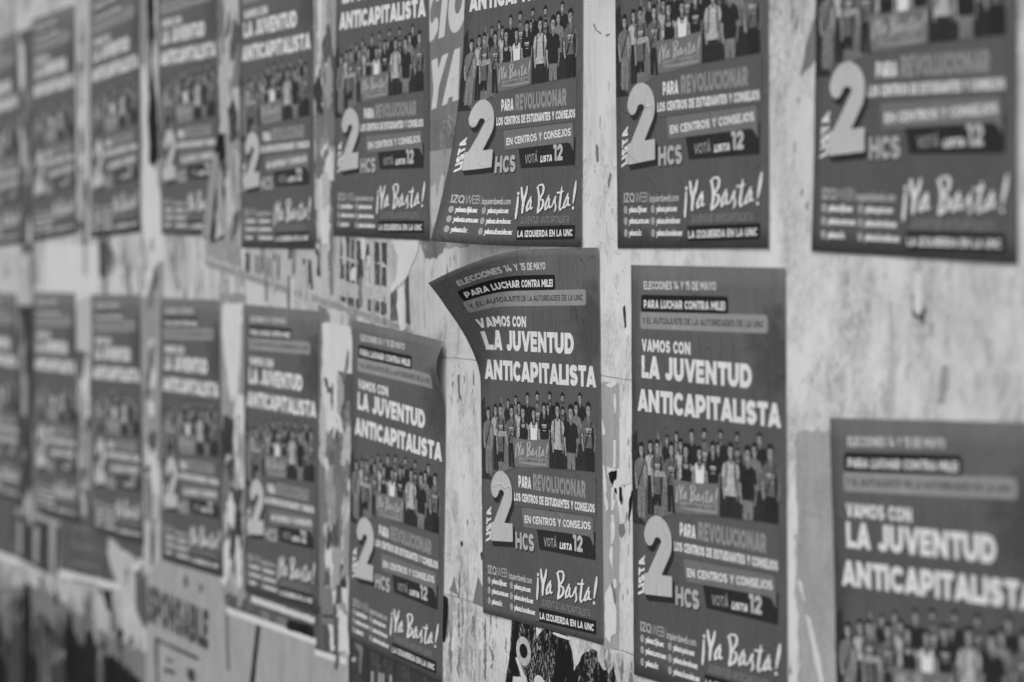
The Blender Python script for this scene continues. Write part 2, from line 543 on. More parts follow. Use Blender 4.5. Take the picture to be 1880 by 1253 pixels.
    if ch in 'ÁÓ':
        acc = [[(c - .03, 1.08), (c + .14, 1.28)]]
    return W, S_, acc

def seg_sdf(X, Y, a, b, h):
    ux, uy = b[0] - a[0], b[1] - a[1]
    l = math.hypot(ux, uy) + 1e-9
    ux, uy = ux / l, uy / l
    al = (X - a[0]) * ux + (Y - a[1]) * uy
    pe = np.abs((X - a[0]) * uy - (Y - a[1]) * ux)
    return np.maximum(pe - h, np.maximum(-al, al - l))

GL = {}
def glyph(ch, t):
    key = (ch, t)
    if key in GL:
        return GL[key]
    W, strokes, acc = glyph_strokes(ch, t)
    d = 1 / 56
    x = np.arange(-.1, W + .12, d)
    y = np.arange(-.12, 1.42 if acc else 1.12, d)
    X, Y = np.meshgrid(x, y)
    F = np.full(X.shape, 9.0)
    for st in strokes:
        for a, b in zip(st[:-1], st[1:]):
            F = np.minimum(F, seg_sdf(X, Y, a, b, t / 2))
        for p in st[1:-1]:
            F = np.minimum(F, np.hypot(X - p[0], Y - p[1]) - t / 2)
    F = np.maximum(F, np.maximum(-Y, Y - 1))
    F = np.maximum(F, np.maximum(-.02 - X, X - W - .02))
    for st in acc:
        F = np.minimum(F, seg_sdf(X, Y, st[0], st[1], t * .42))
    lp = contour(F, x[0], y[0], d, .006)
    v, f = fill(lp)
    v = v - [v[:, 0].min(), 0]
    W = v[:, 0].max()
    GL[key] = (W, v, f)
    return GL[key]

def text_mesh(s, t, gap=.09, space=.52):
    """-> verts (unit cap height, width 1 after scaling), faces"""
    V, Fc, x = [], [], 0.0
    n = 0
    for ch in s:
        if ch == ' ':
            x += space - gap
            continue
        W, v, f = glyph(ch, t)
        g = gap - (.1 if ch in 'AÁTVYL' else 0) * .5
        V.append(v + [x, 0])
        Fc += [tuple(k + n for k in q) for q in f]
        n += len(v)
        x += W + g
    V = np.vstack(V)
    V[:, 0] /= (x - gap)
    return V, Fc

# ------------------------------------------------------------------ the poster design, in metres on the sheet (x right, y down)
PW, PH = .42, .595
INK = {
    'white': ink("ink_white", .70, .14, scuff=0), 'numeral': ink("ink_pale_grey", .47, .10), 'pale': ink("ink_banner_grey", .265, .2),
    'mid': ink("ink_mid_grey", .26, .2), 'bubble': ink("ink_bubble_grey", .15, .2), 'black': ink("ink_black", .009, .2), 'dark': ink("ink_dark", .019, .2),
    'tag': ink("ink_tag_grey", .235, .2), 'initials': ink("ink_initials_grey", .41, .16), 'faint': ink("ink_faint_grey", .104, .3), 'faint_line': ink("ink_faint_line", .092, .3),
    'skin': ink("ink_skin", .31, .3, fine=.55), 'skin_shade': ink("ink_skin_shade", .17, .3, fine=.55), 'hair': ink("ink_hair", .014, .4, fine=.55), 'shirt': ink("ink_shirt", .108, .35, fine=.55),
    'shirt_dark': ink("ink_shirt_dark", .018, .35, fine=.55), 'shirt_pale': ink("ink_shirt_pale", .42, .3, fine=.55), 'cloth_grey': ink("ink_cloth_grey", .15, .4, fine=.55), 'jeans': ink("ink_jeans", .18, .4, fine=.55),
    'shade_dark': ink("ink_shade", .024, .5, fine=.55), 'date': ink("ink_date_grey", .58, .12), 'strip': ink("ink_strip_grey", .27, .15),
}
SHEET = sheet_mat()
BACK = ink("paper_back", .55, .1)
LAYER0, DLAYER = .00012, .000007

class Part:
    def __init__(s, name, parent=None):
        s.name, s.parent = name, parent
        s.V, s.F, s.M, s.mats, s.n = [], [], [], [], 0

    def add(s, xy, faces, mat, layer):
        xy = np.asarray(xy, float)
        z = LAYER0 + layer * DLAYER
        s.V.append(np.column_stack([xy, np.full(len(xy), z)]))
        if mat not in s.mats:
            s.mats.append(mat)
        k = s.mats.index(mat)
        for f in faces:
            s.F.append(tuple(i + s.n for i in f))
            s.M.append(k)
        s.n += len(xy)

    def poly(s, uv, mat, layer):
        p = np.array(uv, float) * [PW, PH]
        v, f = fill([[tuple(q) for q in p]])
        s.add(v, f, mat, layer)

    def text(s, string, quad, mat, layer, t=.22, gap=.09, space=.52, slant=0):
        """quad: TL, BL, TR, BR in u, v"""
        V, F = text_mesh(string, t, gap, space)
        TL, BL, TR, BR = [np.array(q, float) * [PW, PH] for q in quad]
        a = V[:, :1] + slant * V[:, 1:2]
        b = V[:, 1:2]
        P = (BL * (1 - a) + BR * a) * (1 - b) + (TL * (1 - a) + TR * a) * b
        s.add(P, F, mat, layer)

    def rrect(s, quad, r, mat, layer):
        """rounded quad TL, TR, BR, BL in u, v; r in metres"""
        Q = [np.array(q, float) * [PW, PH] for q in quad]
        pts = []
        for i in range(4):
            p, a, b = Q[i], Q[i - 1], Q[(i + 1) % 4]
            ua, ub = (a - p) / np.linalg.norm(a - p), (b - p) / np.linalg.norm(b - p)
            for k in range(6):
                w = k / 5
                q0 = p + ua * r
                q1 = p + ub * r
                pts.append(tuple((1 - w) ** 2 * q0 + 2 * w * (1 - w) * p + w * w * q1))
        v, f = fill([pts])
        s.add(v, f, mat, layer)

    def ell(s, cx, cy, rx, ry, mat, layer, n=14, a0=0, a1=360):
        """in millimetres"""
        p = [(cx + rx * math.cos(math.radians(a0 + (a1 - a0) * i / n)), cy + ry * math.sin(math.radians(a0 + (a1 - a0) * i / n))) for i in range(n if a1 - a0 == 360 else n + 1)]
        s.mm(p, mat, layer)

    def mm(s, p, mat, layer):
        v, f = fill([[(a / 1000, b / 1000) for a, b in p]])
        s.add(v, f, mat, layer)

def builtin_text(string, quad, part, mat, layer, slant=0.0):
    """small lower-case lines set in Blender's own font; quad TL, BL, TR, BR spans baseline to ascender"""
    cu = bpy.data.curves.new("line", 'FONT')
    cu.body = string
    cu.size = 1
    cu.resolution_u = 2
    o = bpy.data.objects.new("line", cu)
    COL.objects.link(o)
    me = bpy.data.meshes.new_from_object(o.evaluated_get(bpy.context.evaluated_depsgraph_get()))
    bpy.data.objects.remove(o)
    bpy.data.curves.remove(cu)
    V = np.array([tuple(v.co)[:2] for v in me.vertices])
    F = [tuple(p.vertices) for p in me.polygons]
    bpy.data.meshes.remove(me)
    V[:, 0] -= V[:, 0].min()
    V[:, 0] /= V[:, 0].max()
    V[:, 1] /= .72
    TL, BL, TR, BR = [np.array(q, float) * [PW, PH] for q in quad]
    a = V[:, :1] + slant * V[:, 1:2]
    b = V[:, 1:2]
    P = (BL * (1 - a) + BR * a) * (1 - b) + (TL * (1 - a) + TR * a) * b
    part.add(P, F, mat, layer)

def q4(u0, v0, u1, v1, d=0.0):
    """TL, BL, TR, BR, the far end raised by d"""
    return (u0, v0), (u0, v1), (u1, v0 - d), (u1, v1 - d)

PARTS = []
def part(name, parent=None):
    p = Part(name, parent)
    PARTS.append(p)
    return p

# brush logo: strokes with their own widths, in the tracing's units, then mapped to u, v
BR = [
    ([(1093, 235, 13)],), ([(1091, 275, 9), (1086, 400, 13), (1079, 500, 12), (1078, 542, 7)],),
    ([(1128, 166, 11), (1138, 260, 15), (1152, 345, 12)],), ([(1198, 150, 8), (1182, 240, 14), (1155, 335, 15), (1148, 420, 13), (1146, 470, 10)],),
    ([(1246, 277, 9), (1214, 340, 11), (1196, 400, 12), (1196, 446, 10), (1220, 424, 8), (1240, 380, 8), (1248, 330, 9)],), ([(1245, 310, 10), (1238, 380, 11), (1246, 426, 9), (1268, 402, 5)],),
    ([(1332, 172, 12), (1346, 260, 13), (1346, 360, 13), (1331, 440, 13), (1328, 474, 6)],), ([(1318, 168, 7), (1350, 132, 10), (1388, 126, 12), (1404, 160, 12), (1396, 222, 12), (1370, 275, 11), (1348, 300, 9)],),
    ([(1350, 304, 8), (1390, 312, 12), (1400, 350, 13), (1384, 405, 13), (1350, 448, 12), (1328, 466, 10)],),
    ([(1468, 258, 8), (1442, 320, 10), (1424, 380, 12), (1422, 432, 10), (1446, 412, 8), (1464, 366, 8), (1474, 310, 9)],), ([(1472, 296, 9), (1466, 360, 11), (1474, 410, 9), (1500, 392, 7)],),
    ([(1500, 396, 7), (1524, 330, 9), (1546, 272, 9), (1538, 330, 9), (1548, 390, 10), (1544, 430, 9), (1530, 456, 5)],),
    ([(1621, 158, 6), (1610, 240, 11), (1598, 340, 12), (1590, 410, 11), (1598, 440, 8), (1636, 388, 6)],), ([(1570, 226, 12), (1600, 222, 11), (1632, 210, 10)],),
    ([(1692, 238, 8), (1664, 310, 10), (1644, 370, 11), (1642, 410, 9), (1668, 388, 8), (1686, 340, 8), (1697, 286, 9)],), ([(1694, 280, 9), (1688, 340, 10), (1694, 382, 9), (1720, 370, 5)],),
    ([(1787, 86, 8), (1776, 180, 15), (1760, 280, 12), (1750, 352, 6)],), ([(1748, 410, 13)],),
]

def brush_mesh():
    d = 4.0
    x = np.arange(1050, 1812, d)
    y = np.arange(60, 570, d)
    X, Y = np.meshgrid(x, y)
    F = np.full(X.shape, 99.0)
    for (st,) in BR:
        if len(st) == 1:
            F = np.minimum(F, np.hypot(X - st[0][0], (Y - st[0][1]) * .62) - st[0][2])
        for a, b in zip(st[:-1], st[1:]):
            ux, uy = b[0] - a[0], b[1] - a[1]
            tt = np.clip(((X - a[0]) * ux + (Y - a[1]) * uy) / (ux * ux + uy * uy + 1e-9), 0, 1)
            F = np.minimum(F, np.hypot(X - a[0] - tt * ux, Y - a[1] - tt * uy) - (a[2] + tt * (b[2] - a[2])))
    return fill(contour(F, x[0], y[0], d, .7))

BRV, BRF = brush_mesh()
# least-squares map from tracing units to u, v (measured on the sharpest poster)
_src = np.array([(1093, 235), (1085, 545), (1130, 165), (1200, 150), (1150, 475), (1330, 475), (1405, 130), (1535, 455), (1620, 160), (1785, 85), (1748, 415)], float)
_dst = np.array([(.487, .860), (.481, .928), (.513, .844), (.562, .842), (.527, .912), (.653, .913), (.704, .839), (.792, .909), (.848, .846), (.956, .832), (.932, .901)])
_A = np.column_stack([_src, _src[:, 0] * _src[:, 1] / 1000, np.ones(len(_src))])
_C = np.linalg.lstsq(_A, _dst, rcond=None)[0]
BRUV = np.column_stack([BRV, BRV[:, 0] * BRV[:, 1] / 1000, np.ones(len(BRV))]) @ _C

def brush(part_, mat, layer, box_=None, shift=(0, 0)):
    uv = BRUV.copy()
    if box_:
        lo, hi = BRUV.min(0), BRUV.max(0)
        k = (uv - lo) / (hi - lo)
        uv = np.array(box_[:2]) + k * (np.array(box_[2:]) - np.array(box_[:2]))
    part_.add((uv + shift) * [PW, PH], [f[::-1] for f in BRF], mat, layer)

# --- printed building behind the headline
p = part("building_print")
p.poly([(.40, .148), (.70, .150), (.70, .158), (.40, .157)], 'faint', 1)
for i in range(9):
    u = .42 + i * .036
    p.poly([(u, .160), (u + .013, .160), (u + .013, .262 - .004 * (i % 3)), (u, .262 - .004 * (i % 3))], 'faint_line' if i % 2 else 'faint', 1)
# --- head of the poster
p = part("date_line")
p.text("ELECCIONES 14 Y 15 DE MAYO", q4(.092, .0385, .578, .0585, .004), 'mid', 3, .21)
p.mats[0] = 'date'
p = part("black_banner")
p.rrect([(.072, .0715), (.655, .0675), (.654, .1085), (.072, .1125)], .006, 'black', 3)
c = part("lettering", "black_banner")
c.text("PARA LUCHAR CONTRA MILEI", q4(.091, .0835, .636, .1035, .004), 'white', 5, .23)
p = part("pale_banner")
p.rrect([(.065, .113), (.896, .105), (.896, .146), (.065, .154)], .006, 'pale', 4)
c = part("lettering", "pale_banner")
c.text("Y EL AUTOAJUSTE DE LA AUTORIDADES DE LA UNC", q4(.080, .1262, .872, .1412, .0075), 'black', 5, .16)
p = part("headline")
p.text("VAMOS CON", q4(.074, .178, .410, .2075), 'white', 3, .25)
p.text("LA JUVENTUD", q4(.072, .2175, .797, .272), 'white', 3, .26, .07)
p.text("ANTICAPITALISTA", q4(.042, .299, .967, .353), 'white', 3, .26, .06)

# --- the printed group photograph
def person(p, L0, u, v, h, hair='s', shirt='shirt', top='tee', pants=None, sw=1.0, end=.52, text=False, strap=False, beard=False, legs=None, arms=True, skin='skin', low=.575):
    x, y = u * PW * 1000, v * PH * 1000
    h = h * PH * 1000 * 1.07
    sw = sw * 1.12
    e = end * PH * 1000
    lw = low * PH * 1000
    k = .86 * h * sw                      # half shoulder
    sy = y + .72 * h
    sh = 'skin_shade'
    if pants:
        p.mm([(x - k * .62, e - 2), (x + k * .62, e - 2), (x + k * .60, lw), (x + k * .08, lw), (x, e + 8), (x - k * .08, lw), (x - k * .60, lw)], pants, L0)
    if legs:                              # shorts: bare legs below
        p.mm([(x - k * .5, e + 12), (x + k * .5, e + 12), (x + k * .42, lw), (x - k * .42, lw)], sh, L0 - .5)
    if arms:
        for s_ in (-1, 1):
            p.mm([(x + s_ * k * .86, sy + h * .4), (x + s_ * k * 1.08, sy + h * .45), (x + s_ * k * 1.04, sy + h * 1.6), (x + s_ * k * .86, e + h * .28), (x + s_ * k * .68, e + h * .2), (x + s_ * k * .84, sy + h * 1.5)], skin if s_ < 0 else sh, L0 + .5)
    if hair == 'l':
        p.mm([(x - .42 * h, y - .1 * h), (x - .34 * h, y - .42 * h), (x, y - .55 * h), (x + .34 * h, y - .42 * h), (x + .42 * h, y - .1 * h), (x + .50 * h, y + .8 * h), (x + .2 * h, y + .95 * h), (x - .2 * h, y + .95 * h), (x - .5 * h, y + .85 * h)], 'hair', L0 + 1.5)
    # torso
    if top == 'tank':
        p.mm([(x - k * .34, sy - h * .02), (x + k * .34, sy - h * .02), (x + k * .98, sy + h * .3), (x + k * 1.0, sy + h * .6), (x - k * 1.0, sy + h * .6), (x - k * .98, sy + h * .3)], skin, L0 + 1)
        p.mm([(x - k * .56, sy + h * .02), (x - k * .40, sy + h * .02), (x - k * .28, sy + h * .5), (x + k * .28, sy + h * .5), (x + k * .40, sy + h * .02), (x + k * .56, sy + h * .02), (x + k * .66, sy + h * .7), (x + k * .62, e), (x - k * .62, e), (x - k * .66, sy + h * .7)], shirt, L0 + 2)
    else:
        p.mm([(x - k * .3, sy - h * .08), (x + k * .3, sy - h * .08), (x + k * .92, sy + h * .14), (x + k * 1.16, sy + h * .9), (x + k * .84, sy + h * 1.0), (x + k * .76, sy + h * .8), (x + k * .74, e), (x - k * .74, e), (x - k * .76, sy + h * .8), (x - k * .84, sy + h * 1.0), (x - k * 1.16, sy + h * .9), (x - k * .92, sy + h * .14)], shirt, L0 + 2)
        p.mm([(x + k * .3, sy + h * .5), (x + k * .74, sy + h * .5), (x + k * .72, e), (x + k * .5, e)], 'shirt_dark' if shirt in ('shirt', 'shirt_dark') else 'cloth_grey' if shirt == 'jeans' else 'strip', L0 + 2.3)
    p.mm([(x - .17 * h, y + .3 * h), (x + .17 * h, y + .3 * h), (x + .2 * h, sy), (x, sy + .2 * h), (x - .2 * h, sy)], sh, L0 + 2.6)
    # head
    if hair != 'b':
        p.ell(x, y - .12 * h, .40 * h, .43 * h, 'hair', L0 + 2.8)
    p.ell(x, y + .06 * h, .32 * h, .42 * h, skin, L0 + 3)
    p.ell(x + .06 * h, y + .06 * h, .26 * h, .40 * h, sh, L0 + 3.2, 10, -80, 80)
    if hair != 'b':
        p.mm([(x - .34 * h, y - .06 * h), (x - .3 * h, y - .4 * h), (x, y - .5 * h), (x + .3 * h, y - .4 * h), (x + .34 * h, y - .04 * h), (x + .22 * h, y - .2 * h), (x - .16 * h, y - .22 * h)], 'hair', L0 + 3.4)
    for s_ in (-1, 1):
        p.mm([(x + s_ * .15 * h - .07 * h, y - .02 * h), (x + s_ * .15 * h + .07 * h, y - .02 * h), (x + s_ * .15 * h + .06 * h, y + .05 * h), (x + s_ * .15 * h - .06 * h, y + .05 * h)], 'hair', L0 + 3.5)
    p.mm([(x - .03 * h, y + .05 * h), (x + .05 * h, y + .05 * h), (x + .08 * h, y + .18 * h), (x - .04 * h, y + .18 * h)], sh, L0 + 3.55)
    if beard:
        p.mm([(x - .3 * h, y + .14 * h), (x - .12 * h, y + .22 * h), (x + .12 * h, y + .22 * h), (x + .3 * h, y + .14 * h), (x + .2 * h, y + .44 * h), (x, y + .52 * h), (x - .2 * h, y + .44 * h)], 'hair', L0 + 3.6)
    p.mm([(x - .12 * h, y + .26 * h), (x + .12 * h, y + .26 * h), (x + .07 * h, y + .32 * h), (x - .07 * h, y + .32 * h)], 'shirt_pale', L0 + 3.7)
    if text:
        for j, (w_, hh) in enumerate(((.42, .16), (.36, .05), (.3, .05))):
            yy = sy + h * (.55 + j * .24)
            p.mm([(x - k * w_, yy), (x + k * w_, yy - .02 * h), (x + k * w_, yy + hh * h), (x - k * w_, yy + hh * h)], 'initials', L0 + 3)
    if strap == 'bag':
        p.mm([(x + k * .5, sy), (x + k * .64, sy), (x - k * .5, e), (x - k * .66, e - 3)], 'hair', L0 + 3)
    elif strap:
        for s_ in (-1, 1):
            p.mm([(x + s_ * k * .42, sy), (x + s_ * k * .6, sy + h * .05), (x + s_ * k * .66, sy + h * 1.6), (x + s_ * k * .52, sy + h * 1.6)], 'hair', L0 + 3)

g = part("group_photo")
g.poly([(.0, .42), (.035, .40), (.05, .47), (.03, .60), (.10, .628), (.0, .629)], 'shade_dark', 1)
g.poly([(.592, .47), (.952, .46), (.953, .5665), (.592, .5735)], 'shade_dark', 1)
g.poly([(.125, .50), (.30, .49), (.30, .582), (.20, .60), (.146, .603)], 'cloth_grey', 1)
back = [
    (.188, .406, .017, dict(hair='b', skin='skin_shade', shirt='cloth_grey')), (.246, .413, .0212, dict(shirt='shirt_dark')), (.311, .403, .0231, dict(hair='l', shirt='cloth_grey')),
    (.414, .395, .0275, dict(shirt='shirt_dark', sw=1.05)), (.496, .391, .030, dict(shirt='shirt', beard=True, text=True, sw=1.05)), (.602, .387, .0266, dict(shirt='shirt_dark', beard=True, sw=1.2)),
    (.707, .388, .0284, dict(shirt='shirt', beard=True)), (.843, .383, .026, dict(shirt='shirt_dark', sw=1.15)), (.339, .420, .0252, dict(hair='l', shirt='shirt_pale', top='tank')),
    (.585, .415, .0226, dict(shirt='shirt_dark')), (.709, .422, .0264, dict(shirt='shirt_dark', beard=True)), (.812, .409, .0300, dict(hair='l', shirt='jeans', sw=.9))]
for i, (u, v, h, kw) in enumerate(back):
    person(g, 2 + i * 1.3, u, v, h, end=.50, arms=False, **kw)
front = [
    (.132, .435, .0290, dict(hair='l', shirt='shirt_pale', pants='shirt_dark', end=.505, low=.60, sw=.85)),
    (.068, .445, .0310, dict(hair='l', shirt='cloth_grey', pants='jeans', end=.535, low=.612, strap='bag', sw=.95)),
    (.180, .433, .0310, dict(shirt='shirt', pants='shirt_dark', end=.548, low=.575, text=True, strap=True, legs=True, sw=.95)),
    (.276, .434, .0320, dict(hair='l', shirt='shirt', pants='shirt_dark', end=.52, low=.585, text=True, strap='bag')),
    (.374, .433, .0325, dict(hair='l', shirt='shirt_dark', top='tank', end=.505)), (.465, .434, .0305, dict(hair='l', shirt='white', top='tank', end=.505)),
    (.552, .419, .0305, dict(hair='l', shirt='shirt_dark', end=.50, text=True)), (.665, .418, .0350, dict(hair='l', shirt='shirt_pale', pants='shade_dark', end=.522, low=.572, strap=True)),
    (.771, .421, .0370, dict(shirt='shirt_dark', pants='jeans', end=.526, low=.5695, sw=.95)), (.909, .410, .0350, dict(shirt='shirt', pants='shirt_dark', end=.508, low=.567, text=True, strap='bag', sw=1.05))]
for i, (u, v, h, kw) in enumerate(front):
    person(g, 18 + i * 3.2, u, v, h, **kw)
g.mm([(.157 * 420, .493 * 595), (.232 * 420, .490 * 595), (.24 * 420, .503 * 595), (.155 * 420, .508 * 595)], 'skin', 46)
hb = part("hand_banner", "group_photo")
hb.poly([(.287, .505), (.42, .507), (.595, .498), (.592, .572), (.47, .578), (.302, .583)], 'tag', 56)
hb.mats[0] = 'bubble'
brush(hb, 'initials', 58, (.306, .509, .584, .560))
hb.poly([(.336, .5565), (.577, .5515), (.573, .5685), (.455, .572), (.339, .571)], 'strip', 58)
hb.text("LA IZQUIERDA EN LA UNC", ((.345, .559), (.345, .567), (.570, .554), (.570, .5625)), 'black', 60, .17)

# --- slogan block
p = part("slogan_panel")
p.poly([(.235, .607), (.29, .59), (.34, .581), (.6, .578), (.96, .570), (.962, .678), (.30, .688)], 'faint_line', 66)
p = part("slogan")
p.text("PARA", q4(.333, .6045, .438, .6365), 'white', 68, .25, .06)
p.text("REVOLUCIONAR", q4(.457, .5945, .880, .638, .0015), 'mid', 68, .25, .09)
p.text("LOS CENTROS DE ESTUDIANTES Y CONSEJOS", q4(.294, .652, .948, .6745, .004), 'white', 68, .25, .08)
p = part("vote_panel")
p.poly([(.482, .735), (.505, .792), (.947, .790), (.950, .719)], 'dark', 68)
c = part("lettering", "vote_panel")
c.text("VOTÁ", q4(.541, .7575, .645, .7815, .003), 'strip', 71, .2)
c.text("LISTA", q4(.667, .7625, .765, .780, .002), 'white', 71, .26, .08, slant=.05)
c.text("12", q4(.776, .7355, .851, .778, .001), 'numeral', 71, .24)
p = part("speech_bubble")
pts = [(.360, .690), (.368, .6885), (.921, .682), (.932, .687), (.936, .72), (.939, .756), (.910, .735), (.886, .7325), (.63, .737), (.376, .7415), (.367, .737), (.357, .696)]
p.poly(pts, 'bubble', 69.5)
c = part("lettering", "speech_bubble")
c.text("EN CENTROS Y CONSEJOS", ((.380, .7095), (.382, .7295), (.914, .695), (.916, .7155)), 'white', 71, .21)
# --- the big numeral
p = part("numeral")
V2, F2 = text_mesh("2", .265)
qd = [np.array(q) * [PW, PH] for q in ((.080, .601), (.084, .796), (.277, .598), (.276, .788))]
def to_quad(V):
    a, b = V[:, :1], V[:, 1:2]
    return (qd[1] * (1 - a) + qd[3] * a) * (1 - b) + (qd[0] * (1 - a) + qd[2] * a) * b
p.add(to_quad(V2), F2, 'numeral', 72)
c = part("drop_shadow", "numeral")
for k in range(7):
    c.add(to_quad(V2) + np.array([.0066, .0080]) * (k + 1) / 7, F2, 'dark', 68 + (7 - k) * .45)
p = part("side_word")
p.text("LISTA", ((.036, .802), (.080, .792), (.046, .712), (.088, .702)), 'white', 68, .26, .08, slant=0)
p = part("council_initials")
p.text("HCS", q4(.300, .7575, .459, .8035, .002), 'initials', 71, .24)
p.text("HCS", q4(.3035, .7605, .4625, .8065, .002), 'dark', 69, .24)
# --- foot of the poster
p = part("web_address")
p.text("IZQ", q4(.053, .8645, .130, .888), 'initials', 68, .2, .05)
for u in (.053, .0615):
    p.poly([(u - .003, .8645), (u + .013, .8645), (u + .013, .8668), (u - .003, .8668)], 'initials', 69)
    p.poly([(u - .003, .8857), (u + .013, .8857), (u + .013, .888), (u - .003, .888)], 'initials', 69)
p.text("WEB", q4(.135, .8645, .221, .888), 'initials', 68, .11, .06)
p.poly([(.2285, .862), (.2315, .862), (.2315, .892), (.2285, .892)], 'mid', 68)
builtin_text("izquierdaweb.com", q4(.238, .869, .435, .8885), p, 'date', 68)
builtin_text("izquierdaweb.com", q4(.2388, .869, .4358, .8885), p, 'date', 68.4)
p = part("account_list")
rows = [(.064, .906, "yabasta.ffyh.unc", .214), (.064, .9335, "yabasta.artes.unc", .230), (.064, .9625, "yabasta.fcc", .175), (.258, .906, "yabasta.psico.unc", .422), (.258, .9345, "yabasta.derecho.unc", .442), (.258, .9635, "yabasta.fcsociales.unc", .457)]
for u, v, s_, ue in rows:
    p.ell(u * 420, v * 595, 5.6, 5.6, 'initials', 68, 18)
    p.ell(u * 420, v * 595, 3.7, 3.7, 'mid', 69, 14)
    p.ell(u * 420, v * 595, 1.7, 1.7, 'initials', 70, 10)
    for dd in (0, .0012, .0024, .0036):
        builtin_text(s_, q4(u + .022 + dd, v - .0095, ue + dd, v + .0065), p, 'white', 68 + dd * 500, .02)
p = part("brush_logo")
brush(p, 'white', 70)
c = part("logo_shadow", "brush_logo")
brush(c, 'dark', 68, None, (.0035, .0018))
p = part("logo_tagline")
p.text("JUVENTUD ANTICAPITALISTA", q4(.513, .9215, .904, .9405, .002), 'tag', 68, .15, .08, slant=.008)
p = part("logo_strip")
p.poly([(.491, .948), (.948, .9435), (.948, .9795), (.493, .984)], 'black', 68)
c = part("lettering", "logo_strip")
c.text("LA IZQUIERDA EN LA UNC", q4(.498, .9585, .931, .9765, .0045), 'white', 71, .22)

# ------------------------------------------------------------------ cut the design along a triangle lattice, then bend it onto the wall
def lattice_cut(P, nu, nv):
    V = np.vstack(P.V)
    bm = bmesh.new()
    vs = [bm.verts.new(v) for v in V]
    ml = bm.faces.layers.int.new("m")
    for f, m_ in zip(P.F, P.M):
        try:
            q = bm.faces.new([vs[i] for i in f])
            q[ml] = m_
        except ValueError:
            pass
    du, dv = PW / nu, PH / nv
    def cut(co, no):
        bmesh.ops.bisect_plane(bm, geom=bm.verts[:] + bm.edges[:] + bm.faces[:], dist=1e-8, plane_co=co, plane_no=no)
    x0, x1, y0, y1 = V[:, 0].min(), V[:, 0].max(), V[:, 1].min(), V[:, 1].max()
    for i in range(1, nu):
        if x0 < i * du < x1:
            cut((i * du, 0, 0), (1, 0, 0))
    for j in range(1, nv):
        if y0 < j * dv < y1:
            cut((0, j * dv, 0), (0, 1, 0))
    for k in range(1, nu + nv):
        if x0 / du + y0 / dv < k < x1 / du + y1 / dv:
            cut((k * du, 0, 0), (1 / du, 1 / dv, 0))
    loose = [v for v in bm.verts if not v.link_faces]
    bmesh.ops.delete(bm, geom=loose, context='VERTS')
    bm.verts.index_update()
    co = np.array([v.co[:] for v in bm.verts])
    idx, tot, mi = [], [], []
    for f in bm.faces:
        idx += [v.index for v in f.verts]
        tot.append(len(f.verts))
        mi.append(f[ml])
    bm.free()
    return co, np.array(idx, np.int32), np.array(tot, np.int32), np.array(mi, np.int32)

def make_mesh(name, co, idx, tot, mi, uv=None):
    me = bpy.data.meshes.new(name)
    me.vertices.add(len(co))
    me.vertices.foreach_set("co", np.ascontiguousarray(co, np.float32).ravel())
    me.loops.add(len(idx))
    me.loops.foreach_set("vertex_index", idx)
    me.polygons.add(len(tot))
    st = np.concatenate([[0], np.cumsum(tot)[:-1]]).astype(np.int32)
    me.polygons.foreach_set("loop_start", st)
    me.polygons.foreach_set("material_index", mi)
    me.polygons.foreach_set("use_smooth", np.ones(len(tot), bool))
    if uv is not None:
        l = me.uv_layers.new(name="design")
        l.data.foreach_set("uv", np.ascontiguousarray(uv[idx], np.float32).ravel())
    me.update(calc_edges=True)
    return me

CUT = {}
def cut_design(nu, nv):
    if (nu, nv) not in CUT:
        CUT[(nu, nv)] = [lattice_cut(P, nu, nv) for P in PARTS]
    return CUT[(nu, nv)]

def curl(x, y, ax, ay, bx, by, corner, k0, k1, Lc=None):
    """paper beyond the crease (a-b) leaves the wall and bends"""
    d = np.array([bx - ax, by - ay])
    d /= np.linalg.norm(d)
    n = np.array([-d[1], d[0]])
    if (corner[0] - ax) * n[0] + (corner[1] - ay) * n[1] < 0:
        n = -n
    s = np.maximum((x - ax) * n[0] + (y - ay) * n[1], 0)
    t = np.linspace(0, 1, 32)
    SS = s[..., None] * t
    ph = k0 * SS + k1 * SS * SS / 2 if Lc is None else k0 * Lc * (1 - np.exp(-SS / Lc)) + k1 * SS
    w = s / 31
    C, D = np.cos(ph), np.sin(ph)
    lat = (C.sum(-1) - .5 * (C[..., 0] + C[..., -1])) * w
    out = (D.sum(-1) - .5 * (D[..., 0] + D[..., -1])) * w
    return x + (lat - s) * n[0], y + (lat - s) * n[1], out

